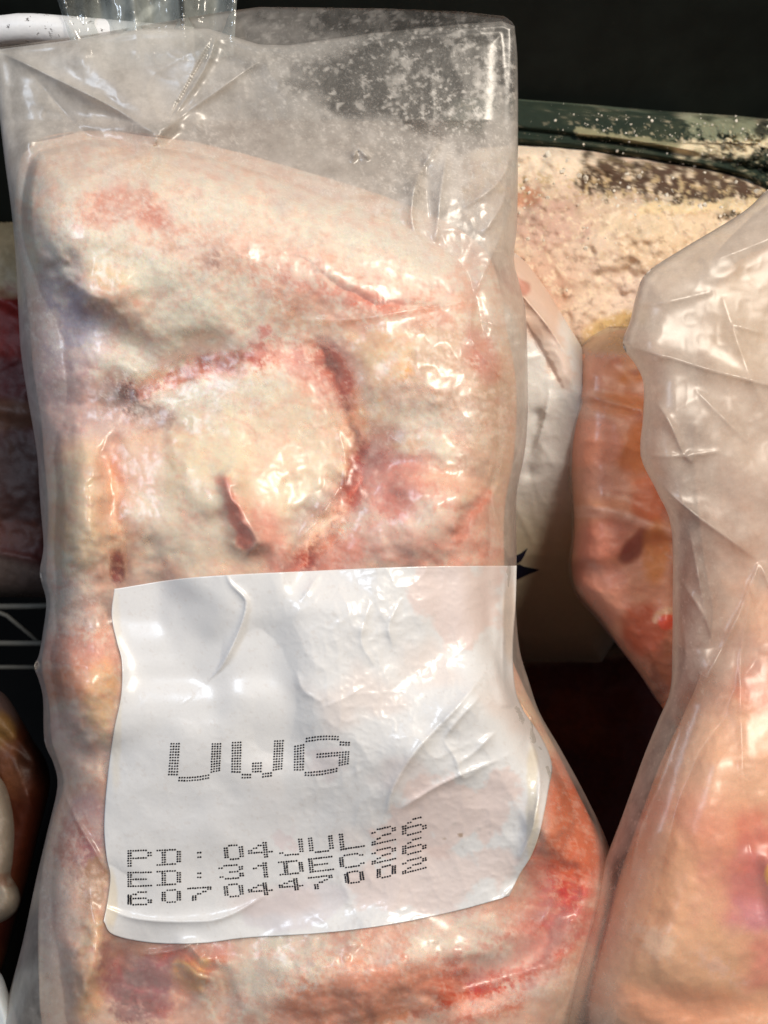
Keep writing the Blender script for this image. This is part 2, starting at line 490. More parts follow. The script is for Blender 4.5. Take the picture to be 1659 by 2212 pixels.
chick.bump = [
    ('b', 330, 520, 360, 200, 12, .010), ('b', 120, 470, 120, 140, 0, .004), ('b', 760, 610, 240, 90, 20, .004),
    ('s', [(110, 600), (130, 700), (110, 800)], 50, -.0035),
    ('b', 230, 640, 90, 46, 30, .004), ('s', [(180, 690), (260, 740), (360, 770)], 26, -.003),
    ('s', [(60, 890), (180, 870), (245, 845), (310, 840), (400, 790), (490, 775)], 32, -.009),
    ('s', [(240, 850), (300, 885), (340, 905)], 26, -.006),
    ('s', [(705, 775), (735, 800), (748, 840), (762, 940), (772, 1010), (752, 1090), (690, 1150), (660, 1215)], 32, -.0095),
    ('s', [(772, 1010), (810, 990), (830, 960)], 22, -.006),
    ('p', 560, 965, 200, 165, -8, .0036, .16),
    ('b', 470, 1110, 210, 150, 10, .006),
    ('b', 172, 1110, 70, 150, 4, .009), ('s', [(245, 960), (252, 1100), (250, 1250), (262, 1330)], 26, -.0045),
    ('b', 930, 830, 150, 90, 20, .006), ('b', 950, 1080, 140, 110, 20, .008),
    ('s', [(800, 985), (900, 1010), (1030, 1040)], 26, -.005), ('s', [(1000, 1150), (1040, 1080), (1080, 1040)], 16, -.003),
    ('b', 850, 1170, 110, 60, 0, .004),
    ('s', [(492, 1048), (515, 1110), (545, 1180)], 22, .0052), ('s', [(560, 1150), (600, 1210), (610, 1260)], 40, .003),
    ('b', 165, 1490, 70, 90, 0, .007), ('s', [(95, 1300), (170, 1330), (240, 1320)], 22, -.005), ('s', [(110, 1600), (180, 1620), (225, 1640)], 30, -.004),
    ('b', 640, 1500, 380, 220, 0, .007), ('b', 950, 1620, 200, 200, 0, .006),
    ('b', 1200, 1780, 60, 150, -20, .006), ('s', [(1130, 1960), (1190, 1880), (1260, 1800)], 40, -.006), ('s', [(1020, 2130), (1120, 2080), (1200, 1980), (1240, 1900)], 34, -.007),
    ('b', 780, 2110, 260, 110, -8, .010), ('b', 190, 2080, 40, 110, 8, .007), ('s', [(250, 2060), (300, 2130), (380, 2140)], 40, -.009),
    ('b', 425, 2090, 46, 52, 25, .006), ('s', [(370, 2060), (470, 2110), (480, 2180)], 18, -.006), ('b', 120, 1980, 50, 130, 0, .003),
    ('s', [(300, 1180), (330, 1240), (350, 1300)], 30, -.002), ('c', [(600, 545), (760, 640), (900, 665), (1000, 655)], 16, -.002)]
chick.bump = [it if it[0] == 'p' else it[:-1] + (it[-1] * (2.0 if it[0] == 'b' else 1.6),) for it in chick.bump] + [
    ('s', [(290, 1290), (350, 1390), (430, 1450)], 80, -.010), ('s', [(560, 1400), (600, 1580)], 55, -.007), ('s', [(820, 1560), (900, 1480), (960, 1400)], 44, -.005), ('b', 760, 1330, 130, 70, -20, .005), ('b', 470, 1290, 60, 60, 0, .004)]
chick.rough = lambda X, Y: .0012 * fbm(X, Y, 110, 3, 3, .4) + .00022 * fbm(X, Y, 22, 5, 3) + .0001 * fbm(X, Y, 9, 6, 2)

def deveil(C, sat=1.0, gain=1.46, off=.135):             # flesh colour without the milky film over it
    L = C.mean(1, keepdims=True)
    return np.clip(np.maximum((L + (C - L) * sat) * gain - off, np.array([.085, .028, .022])) * np.array([1.05, .925, .97]), .008, .93)

def chick_colour(X, Y):
    f = Field(X, Y, lin((214, 188, 164)))
    n = fbm(X, Y, 140, 40, 4)
    f._mix(.55 * sstep(-.1, .7, n), lin((216, 196, 164)))
    f._mix(.55 * sstep(-.1, .8, -n), lin((206, 156, 130)))
    b, s = f.blob, f.stroke
    # upper body
    b(330, 360, 330, 80, lin((206, 184, 160)), .6, 8); b(280, 450, 90, 42, lin((196, 132, 106)), .85, 8, grain=.3)
    b(190, 470, 60, 40, lin((206, 158, 132)), .6); b(100, 470, 62, 110, lin((226, 206, 178)), .8, 0); b(95, 590, 48, 70, lin((232, 212, 180)), .8)
    b(330, 400, 50, 50, lin((218, 202, 170)), .8, 20, grain=.35); b(220, 560, 120, 70, lin((226, 206, 168)), .7)
    b(480, 500, 200, 130, lin((206, 176, 156)), .7, 15); b(640, 470, 160, 80, lin((204, 168, 148)), .55, 20)
    b(650, 620, 180, 50, lin((208, 162, 140)), .6, 25); b(760, 640, 120, 22, lin((206, 120, 96)), .75, 14, grain=.3); b(690, 590, 90, 16, lin((206, 140, 116)), .6, 25)
    b(455, 558, 22, 30, lin((160, 106, 92)), .8, 20, grain=.4); b(380, 545, 90, 18, lin((192, 150, 128)), .6, 10, grain=.4)
    b(225, 605, 52, 34, lin((232, 198, 140)), .9, 30); b(260, 655, 60, 34, lin((214, 160, 134)), .7, 25)
    b(150, 690, 70, 80, lin((190, 184, 196)), .85, 0, soft=1.1); b(185, 740, 60, 50, lin((206, 212, 222)), .8, 40, soft=1.2); b(150, 800, 70, 40, lin((176, 140, 148)), .7)  # grey-lilac blobs paint in the film's cool reflection and shading
    b(110, 650, 26, 130, lin((176, 160, 162)), .6); b(85, 690, 14, 60, lin((214, 172, 136)), .6, grain=.4)
    b(420, 690, 130, 80, lin((222, 204, 176)), .75, 20, grain=.3); b(390, 590, 120, 60, lin((222, 206, 176)), .6, 10, grain=.35)
    b(440, 740, 90, 40, lin((226, 216, 198)), .8, 10, grain=.4); b(330, 790, 60, 36, lin((226, 222, 216)), .9, -20, grain=.4)
    # crevice: dark blood, with the shade of the recess painted in too
    s([(245, 845), (310, 845), (360, 835), (420, 800), (500, 790), (560, 760)], 26, lin((186, 128, 108)), .85, grain=.5)
    s([(470, 780), (540, 770), (585, 750)], 30, lin((172, 84, 74)), .8, grain=.55); b(570, 715, 16, 14, lin((196, 84, 66)), .9, grain=.3)
    b(270, 842, 26, 18, lin((134, 70, 66)), .9, -10, grain=.5, gs=10); b(300, 885, 26, 22, lin((108, 74, 62)), .9, 0, grain=.6, gs=9); b(345, 900, 30, 26, lin((150, 118, 100)), .7, grain=.6, gs=9)
    s([(580, 745), (650, 770), (720, 780)], 34, lin((196, 140, 126)), .7, soft=1.2, grain=.3); s([(720, 765), (745, 830), (750, 880)], 22, lin((150, 52, 48)), .9, grain=.1)
    s([(752, 880), (762, 950), (768, 1020)], 22, lin((122, 58, 60)), .9); s([(768, 1020), (800, 990), (825, 1010)], 26, lin((176, 74, 66)), .85)
    s([(770, 1030), (750, 1080), (700, 1130), (680, 1190), (655, 1225)], 26, lin((132, 84, 78)), .85)
    b(250, 900, 90, 40, lin((190, 170, 166)), .5); b(130, 900, 80, 60, lin((192, 172, 166)), .6)
    # drumstick on the left
    b(170, 1090, 70, 150, lin((226, 200, 162)), .8, 3); b(160, 1050, 55, 60, lin((230, 208, 174)), .6); b(130, 1130, 30, 60, lin((226, 178, 122)), .5); b(255, 1230, 16, 40, lin((120, 62, 58)), .85); b(230, 1060, 30, 90, lin((206, 170, 140)), .5)
    # round pale disc of skin
    b(560, 970, 196, 166, lin((224, 208, 180)), .9, -8, soft=.3, warp=.12, grain=.12); b(470, 950, 90, 90, lin((224, 212, 176)), .7, soft=1); b(660, 930, 90, 90, lin((224, 192, 164)), .65); b(540, 840, 70, 30, lin((226, 196, 164)), .6)
    b(430, 1130, 150, 110, lin((222, 204, 176)), .75); b(400, 1040, 40, 90, lin((224, 202, 160)), .6, 8); b(680, 1110, 60, 40, lin((220, 214, 204)), .8, -25, grain=.3)
    f.grain(lin((180, 152, 112)), .5, 22, .35, .7, 71, np.exp(-(((X - 520) / 190) ** 2 + ((Y - 960) / 150) ** 2)))
    s([(485, 900), (520, 910), (548, 930), (556, 958)], 3.5, lin((150, 112, 80)), .8, grain=.4); b(438, 920, 8, 8, lin((150, 120, 84)), .7); b(455, 948, 8, 6, lin((150, 120, 84)), .6)
    # red strip
    s([(486, 1045), (500, 1080), (518, 1130), (532, 1175)], 17, lin((216, 138, 116)), .9, soft=.8, warp=.45, grain=.15); s([(535, 1070), (570, 1140), (610, 1210)], 20, lin((214, 156, 132)), .7)
    s([(545, 1120), (590, 1170), (615, 1230)], 30, lin((208, 136, 116)), .7)
    # right half
    b(850, 770, 100, 70, lin((220, 196, 152)), .7, 0, grain=.35); b(870, 800, 22, 20, lin((206, 160, 88)), .95, 20, grain=.3); b(960, 830, 120, 130, lin((188, 170, 144)), .8, soft=1); b(1040, 900, 70, 160, lin((184, 164, 142)), .6)
    b(800, 900, 36, 60, lin((222, 190, 150)), .85, -20); b(850, 930, 60, 50, lin((216, 186, 152)), .6); b(900, 960, 70, 24, lin((214, 190, 152)), .6, grain=.5)
    b(850, 1010, 70, 30, lin((206, 130, 116)), .7, 15); b(800, 1080, 70, 60, lin((208, 128, 114)), .75, 30, grain=.2); b(900, 1090, 70, 70, lin((226, 206, 186)), .85); b(820, 1150, 80, 50, lin((220, 166, 146)), .7, grain=.3)
    s([(985, 1160), (1015, 1120), (1050, 1070)], 18, lin((204, 126, 100)), .8); b(980, 1050, 60, 40, lin((220, 186, 160)), .7); b(1040, 1170, 50, 80, lin((214, 186, 158)), .6); b(740, 1190, 50, 40, lin((206, 130, 104)), .8, grain=.3); b(930, 1200, 120, 30, lin((218, 150, 130)), .6, grain=.3)
    b(960, 960, 60, 20, lin((214, 196, 160)), .6, 70, grain=.6)
    b(1045, 770, 30, 60, lin((196, 120, 100)), .6, -20)
    # left of the label
    b(160, 1300, 60, 50, lin((214, 176, 156)), .7, grain=.4); b(150, 1340, 60, 26, lin((168, 148, 140)), .6, grain=.5); b(170, 1410, 90, 50, lin((204, 132, 108)), .8, 10, grain=.3); b(145, 1480, 60, 36, lin((206, 136, 90)), .85, grain=.3); b(215, 1500, 36, 80, lin((230, 176, 112)), .8, 10); b(210, 1560, 30, 60, lin((232, 186, 130)), .7)
    b(160, 1600, 70, 70, lin((196, 164, 156)), .7, grain=.3); b(200, 1680, 40, 60, lin((204, 164, 140)), .6); b(190, 1780, 46, 70, lin((176, 142, 150)), .7); b(150, 1830, 40, 60, lin((176, 96, 84)), .75, grain=.5); b(200, 1860, 30, 60, lin((160, 110, 118)), .7, grain=.4)
    b(205, 1920, 26, 60, lin((168, 130, 90)), .8, grain=.5); b(120, 1980, 40, 130, lin((176, 156, 150)), .7, grain=.3); b(195, 2090, 34, 120, lin((222, 184, 140)), .85, 5); b(140, 2110, 40, 90, lin((190, 158, 140)), .5)
    # bottom
    b(300, 2070, 90, 50, lin((170, 96, 106)), .8, 10, grain=.25); b(300, 2130, 70, 56, lin((158, 72, 96)), .9, 0, grain=.2); b(290, 2180, 44, 30, lin((120, 32, 52)), .85, grain=.3); b(300, 2150, 16, 22, lin((216, 140, 122)), .8, 20); b(340, 2180, 34, 20, lin((150, 50, 66)), .8, grain=.4)
    b(420, 2095, 46, 50, lin((224, 178, 120)), .95, 25, soft=.4); b(470, 2100, 26, 60, lin((192, 112, 80)), .8, 10); b(290, 2040, 60, 26, lin((200, 150, 104)), .7, grain=.4); b(420, 2050, 90, 24, lin((196, 128, 116)), .7, grain=.3)
    b(580, 2120, 120, 80, lin((220, 202, 180)), .9, -35, soft=.4, grain=.12); b(620, 2060, 60, 50, lin((222, 208, 192)), .8, -30, grain=.2); b(700, 2040, 150, 30, lin((216, 168, 146)), .7, -10)
    b(830, 2140, 250, 90, lin((210, 160, 136)), .85, -14, soft=.9, warp=.4, grain=.1); b(720, 2180, 140, 60, lin((204, 152, 112)), .7, soft=1); b(960, 2080, 70, 60, lin((204, 108, 76)), .85, -10, grain=.2); b(970, 2130, 60, 40, lin((186, 66, 48)), .85, -20, grain=.35)
    b(890, 2040, 60, 40, lin((212, 156, 130)), .7); b(960, 2010, 80, 50, lin((222, 196, 184)), .85, -10, grain=.4); b(1010, 2060, 90, 40, lin((224, 196, 182)), .8, -15, grain=.45); b(1120, 2040, 60, 30, lin((226, 204, 192)), .85, -25, grain=.3); b(1050, 1970, 90, 40, lin((214, 166, 146)), .7)
    s([(1090, 2130), (1150, 2080), (1210, 2000), (1235, 1930), (1245, 1880)], 40, lin((188, 84, 62)), .8, soft=1.2, warp=.5, grain=.3, gs=30); s([(1030, 2130), (1110, 2100)], 20, lin((196, 84, 60)), .8, grain=.3)
    b(1220, 1700, 60, 90, lin((196, 116, 76)), .85, 20); b(1270, 1780, 40, 90, lin((190, 98, 66)), .8, -15); b(1230, 1850, 50, 60, lin((184, 110, 92)), .7, grain=.35); b(1170, 1880, 36, 60, lin((206, 140, 112)), .7, grain=.3)
    b(1000, 2190, 160, 30, lin((206, 160, 140)), .8, -16, grain=.35); s([(900, 2190), (1040, 2150), (1180, 2120)], 8, lin((190, 80, 66)), .7, grain=.5)
    b(820, 630, 190, 46, lin((200, 144, 122)), .7, 12, soft=1, warp=.4, grain=.2); b(620, 520, 130, 60, lin((204, 160, 138)), .5, 20, soft=1); b(560, 730, 40, 24, lin((186, 88, 72)), .8, grain=.3)
    b(840, 1070, 90, 80, lin((196, 112, 98)), .7, 30, soft=.9, warp=.5, grain=.2); b(1000, 1150, 70, 60, lin((210, 150, 130)), .6, soft=1); b(700, 800, 60, 60, lin((196, 132, 114)), .6, soft=1); b(660, 1230, 80, 34, lin((190, 104, 84)), .6, grain=.2)
    b(150, 620, 50, 110, lin((186, 174, 178)), .6, 0, soft=1.1); b(130, 830, 90, 60, lin((190, 160, 160)), .6, soft=1); b(1035, 760, 34, 50, lin((198, 128, 112)), .6, -20)  # left blobs: grey-lilac shading painted into the flesh colour
    b(740, 2150, 330, 80, lin((210, 162, 142)), .6, -10, soft=.7, warp=.3, grain=.08); b(1080, 2080, 160, 70, lin((196, 96, 72)), .7, -35, soft=.8, warp=.5, grain=.2); b(1225, 1930, 70, 130, lin((194, 84, 62)), .75, -15, soft=.8, warp=.4, grain=.15); b(1250, 1760, 60, 120, lin((196, 104, 70)), .7, -25, soft=.8, warp=.3)
    b(970, 2120, 90, 40, lin((186, 78, 58)), .6, -15, soft=.8, warp=.5, grain=.3)
    # cloudy frost lying on the meat, and pale fat
    W = lin((236, 226, 212))
    for cx, cy, rx, ry, an, a in [(430, 690, 150, 70, 20, .8), (330, 600, 170, 60, 15, .6), (230, 470, 130, 90, 10, .5), (520, 430, 180, 60, 12, .5), (700, 520, 170, 60, 22, .55), (850, 560, 130, 60, 25, .6), (300, 780, 90, 34, -15, .85), (440, 860, 110, 30, -12, .7),
        (560, 740, 60, 22, 20, .5), (900, 900, 110, 50, 0, .5), (950, 960, 60, 26, 60, .6), (680, 1130, 70, 40, -30, .5), (380, 1120, 90, 90, 0, .4), (900, 1150, 120, 50, 0, .45), (150, 1300, 60, 70, 0, .5), (180, 1600, 60, 80, 0, .4), (600, 2100, 130, 60, -30, .6), (980, 2030, 110, 40, -12, .6), (1120, 2060, 90, 34, -25, .6), (1000, 2180, 200, 16, -16, .4), (120, 1980, 50, 110, 0, .4)]:
        b(cx, cy, rx, ry, W, a * .5, an, soft=1.2, warp=.5, fq=50); b(cx, cy, rx * 1.15, ry * 1.15, lin((240, 228, 210)), min(1, a * .92), an, soft=.5, warp=.5, fq=46, grain=.95, gs=11)
    # flesh that shows through the frost, and mauve shading painted in at the left
    b(275, 452, 80, 36, lin((192, 126, 104)), .75, 10, soft=1, warp=.6, grain=.5, gs=18); b(340, 470, 34, 20, lin((186, 104, 82)), .6, 20, soft=1, grain=.4); b(190, 480, 34, 22, lin((196, 140, 118)), .6, grain=.5); b(455, 560, 20, 26, lin((150, 98, 88)), .75, 20, soft=1, grain=.6)
    b(400, 545, 60, 14, lin((176, 138, 116)), .6, 10, grain=.6); b(225, 605, 46, 30, lin((230, 194, 142)), .8, 30, soft=1); b(265, 655, 60, 30, lin((210, 158, 136)), .6, 25, soft=1)
    b(760, 636, 130, 16, lin((204, 118, 96)), .7, 14, soft=1.1, warp=.5, grain=.4); b(720, 600, 110, 12, lin((206, 142, 120)), .6, 24, soft=1.1, grain=.4); b(660, 560, 140, 30, lin((206, 164, 144)), .5, 22, soft=1.2)
    b(140, 690, 60, 90, lin((188, 182, 196)), .6, 0, soft=1.3); b(120, 830, 70, 50, lin((188, 160, 164)), .55, soft=1.2); b(170, 910, 110, 40, lin((196, 176, 174)), .5, soft=1.2)  # mauve shading at the left, painted again over the frost
    b(570, 718, 15, 13, lin((190, 80, 64)), .9, grain=.4); b(548, 765, 40, 26, lin((178, 92, 80)), .75, -10, soft=1, grain=.6, gs=10); b(462, 800, 60, 26, lin((190, 128, 110)), .6, -15, soft=1, grain=.7, gs=10)
    b(272, 845, 24, 16, lin((130, 66, 64)), .9, -10, grain=.6, gs=9); b(300, 884, 24, 18, lin((104, 72, 62)), .85, 0, grain=.7, gs=8); b(350, 902, 26, 18, lin((140, 108, 94)), .7, 0, grain=.8, gs=8)  # crevice blood and painted recess shade, repeated over the frost
    b(690, 800, 50, 46, lin((192, 128, 112)), .7, 0, soft=1, grain=.3); b(800, 1005, 34, 40, lin((176, 82, 76)), .8, 30, soft=1, grain=.2); b(868, 800, 20, 18, lin((208, 160, 92)), .95, 20, soft=.4, grain=.4); b(845, 775, 40, 34, lin((228, 208, 172)), .7, 0, grain=.6)
    s([(486, 1045), (500, 1080), (518, 1130), (532, 1172)], 16, lin((210, 122, 100)), .85, soft=.9, warp=.4); b(575, 1165, 40, 50, lin((212, 150, 130)), .6, 30, soft=1.1)
    b(850, 1080, 60, 40, lin((204, 126, 112)), .6, 35, soft=1.1, grain=.3); b(930, 1180, 150, 40, lin((212, 150, 132)), .5, soft=1.1, grain=.3); s([(985, 1165), (1020, 1115), (1050, 1070)], 12, lin((198, 122, 98)), .7, soft=1.1); b(735, 1205, 50, 34, lin((196, 116, 92)), .7, soft=1, grain=.3)
    b(250, 1232, 14, 36, lin((124, 66, 62)), .8, soft=.9, grain=.3); b(150, 1480, 50, 30, lin((204, 138, 98)), .75, soft=1, grain=.3); b(210, 1500, 30, 60, lin((228, 178, 126)), .6, soft=1.1)
    b(300, 2140, 64, 44, lin((150, 70, 96)), .7, 0, soft=1, grain=.4); b(288, 2185, 36, 22, lin((118, 36, 54)), .8, soft=.8, grain=.5)
    b(820, 2150, 200, 60, lin((212, 162, 140)), .8, -10, soft=.8, warp=.35, grain=.05); b(690, 2190, 110, 40, lin((210, 160, 138)), .7, soft=.9, warp=.3); b(1225, 1780, 60, 130, lin((200, 132, 108)), .7, -22, soft=.9, warp=.3); b(1190, 1990, 60, 90, lin((192, 94, 74)), .6, 25, soft=1, warp=.5, grain=.15); b(980, 2128, 60, 30, lin((186, 88, 68)), .5, -20, soft=1, warp=.5)
    b(640, 775, 60, 34, lin((200, 156, 146)), .6, 10, soft=1.1, grain=.3); b(430, 855, 80, 22, lin((238, 226, 208)), .85, -12, soft=.5, warp=.5, grain=.9, gs=10); b(330, 780, 70, 26, lin((238, 228, 214)), .8, -18, soft=.5, warp=.5, grain=.8, gs=10)
    b(560, 960, 175, 140, lin((232, 216, 190)), .55, -8, soft=.4, warp=.15, grain=.2); s([(486, 1045), (500, 1080), (518, 1130), (532, 1172)], 13, lin((214, 124, 102)), .8, soft=.9, warp=.4)
    # muscle grain
    st = fbm(X * .22 + Y * .05, Y * 1.0 - X * .28, 14, 171, 3)
    f._mix(.22 * sstep(.1, .8, st) * sstep(300, 420, Y), lin((196, 138, 116))); f._mix(.22 * sstep(.15, .9, -st), lin((232, 214, 192)))
    # frost crystals on the meat, and bruised freckles
    up = np.clip(1.25 - np.abs(Y - 560) / 420, 0, 1)
    f.grain(lin((232, 222, 204)), .55, 34, .15, .6, 81, up); f.grain(lin((232, 224, 208)), .6, 13, .30, .7, 83, np.clip(up + .25, 0, 1))
    f.grain(lin((176, 138, 118)), .3, 17, .42, .8, 85, up)
    f.grain(lin((228, 206, 190)), .3, 11, .38, .75, 87); f.grain(lin((196, 128, 110)), .22, 26, .3, .8, 89)
    return deveil(f.C)

chicken_base = place(np.array([600.]), np.array([2330.]), np.array([-.09]))[0]
o = chick.build('frozen_chicken', M_FLESH, None, chicken_base, chick_colour)
tag(o, 'whole frozen chicken with cream and red frosted flesh filling the bag with the white label', 'chicken', 'frozen chickens in bags')

# film round it
film = Lump(
    left=[(10, -14), (105, -8), (200, -4), (330, 8), (450, 24), (560, 34), (680, 40), (760, 45), (860, 60), (940, 74), (1000, 82), (1040, 84), (1100, 88), (1180, 94), (1240, 86), (1300, 100), (1370, 92), (1415, 84), (1440, 74), (1470, 84), (1510, 93), (1600, 96), (1650, 116), (1700, 124), (1790, 104), (1900, 78), (2040, 48), (2212, 4), (2330, -10), (2430, 60)],
    right=[(10, 1112), (105, 1118), (300, 1119), (480, 1117), (560, 1110), (620, 1124), (680, 1136), (800, 1140), (900, 1140), (980, 1133), (1060, 1117), (1120, 1115), (1220, 1116), (1300, 1114), (1400, 1122), (1470, 1142), (1540, 1166), (1620, 1212), (1720, 1266), (1830, 1316), (1950, 1338), (2100, 1322), (2212, 1282), (2330, 1200), (2430, 1080)],
    w=[(10, 60), (300, 80), (600, 90), (2400, 100)], zc=[(10, -.016), (300, -.032), (600, -.046), (2430, -.05)], T=[(10, .006), (260, .014), (430, .034), (600, .046), (2400, .05)], back=[(10, .001), (260, .012), (500, .04), (2430, .045)], step=3.6, bdiv=2)
chick_H = closing(lambda X, Y: np.where(chick.inside(X, Y), chick.front(X, Y), -.06), -40, 1360, 180, 2460, 52, 6)
CREASE = [
    ('c', [(4, 112), (120, 170), (240, 230), (336, 290)], 16, .0045), ('t', [(470, 60), (440, 150), (340, 300)], 70, .003), ('c', [(560, 130), (470, 195), (380, 260), (345, 300)], 14, .003),
    ('c', [(336, 290), (350, 345), (330, 370)], 12, .0035), ('c', [(60, 150), (200, 300), (350, 350)], 30, -.002), ('s', [(180, 130), (280, 220), (330, 280)], 40, .004),
    ('c', [(170, 395), (260, 355), (350, 330)], 14, .0025), ('s', [(170, 270), (320, 275), (420, 262)], 18, .002),
    ('c', [(760, 352), (772, 322), (800, 345)], 9, .004), ('c', [(950, 300), (900, 390), (890, 480), (920, 540)], 22, .006), ('c', [(965, 330), (950, 430), (940, 530)], 18, .005), ('s', [(915, 360), (930, 470)], 18, -.003),
    ('c', [(1066, 330), (1098, 350), (1070, 400), (1000, 450)], 14, .004), ('c', [(1096, 380), (1085, 440), (1040, 510)], 14, .004), ('c', [(1110, 440), (1060, 560), (1020, 640)], 18, .003), ('c', [(1020, 640), (1018, 730), (1060, 790), (1100, 830)], 10, .004), ('c', [(1020, 740), (1090, 735), (1135, 700)], 12, .002), ('c', [(1115, 640), (1090, 700), (1030, 690)], 14, .002),
    ('c', [(640, 690), (760, 690), (900, 668), (1020, 650)], 14, .003), ('s', [(840, 720), (960, 740), (1040, 790)], 40, .003),
    ('c', [(730, 930), (745, 990), (742, 1060)], 8, .0015), ('c', [(640, 1170), (690, 1120), (735, 1050)], 16, .004), ('c', [(1105, 1020), (1065, 1070), (1080, 1140), (1115, 1200)], 14, .003), ('c', [(1090, 960), (1075, 1050)], 12, .002),
    ('c', [(0, 330), (90, 300), (200, 300)], 24, .0015), ('s', [(60, 300), (30, 420), (60, 620)], 20, .002),
    ('c', [(130, 1690), (160, 1760), (200, 1830), (235, 1890)], 9, .0035), ('c', [(105, 1800), (85, 1950), (86, 2200)], 10, .003), ('c', [(80, 1440), (130, 1430), (200, 1440)], 16, .002),
    ('c', [(430, 2030), (380, 2052), (300, 2062)], 9, .004), ('s', [(420, 2100), (440, 2060)], 12, .002), ('c', [(1180, 1640), (1200, 1760), (1150, 1870), (1120, 1950)], 14, .002), ('c', [(1215, 1850), (1190, 1960), (1140, 2030)], 14, .002), ('c', [(700, 2212), (960, 2150), (1210, 2080)], 14, .002)]
def film_z(X, Y, Z, D):
    X1, Y1, shape = X.ravel(), Y.ravel(), X.shape
    fade = sstep(0, 34, D.ravel())
    body = sstep(240, 420, Y1)
    lab = sstep(215, 260, X1) * sstep(1190, 1100, X1) * sstep(1215, 1255, Y1) * sstep(2035, 1985, Y1)
    z = np.maximum(Z.ravel() - .004 * fade, chick_H(X1, Y1) + .0012)
    wr = .0008 * (ridged(X1, Y1, 120, 19, 3) - .4) + (.25 + .75 * body) * (.00022 * (ridged(X1, Y1, 34, 12, 2) - .4) + .00006 * fbm(X1, Y1, 12, 14, 2))
    wr = wr * (1 - .75 * lab)
    slack = 1.0 - .55 * (1 - body) * sstep(500, 750, X1) + .3 * (1 - body) * sstep(700, 500, X1) + 1.0 * sstep(860, 1060, X1) * sstep(1250, 1100, Y1) * sstep(320, 520, Y1)
    z = z + fade * (wr * slack + np.maximum(bumps(X1, Y1, CREASE), -.002)) + .0009 * fade
    q = chick.inside(X1, Y1) & (lab < .5)
    z[q] = np.maximum(z[q], chick.front(X1[q], Y1[q], None, False) + .0017)
    return z.reshape(shape)
def film_top(X, Y, front):
    tf = np.interp(X, [-20, 0, 140, 300, 450, 560, 620, 800, 1000, 1085, 1120], [112, 106, 88, 62, 62, 96, 98, 72, 52, 46, 60])
    tb = np.interp(X, [-20, 0, 200, 450, 560, 830, 1000, 1090, 1120], [108, 102, 74, 30, 15, 18, 25, 35, 58])
    t = tf if front else tb
    return Y + (t - 10) * np.clip(1 - (Y - 10) / 330, 0, 1) ** 1.5
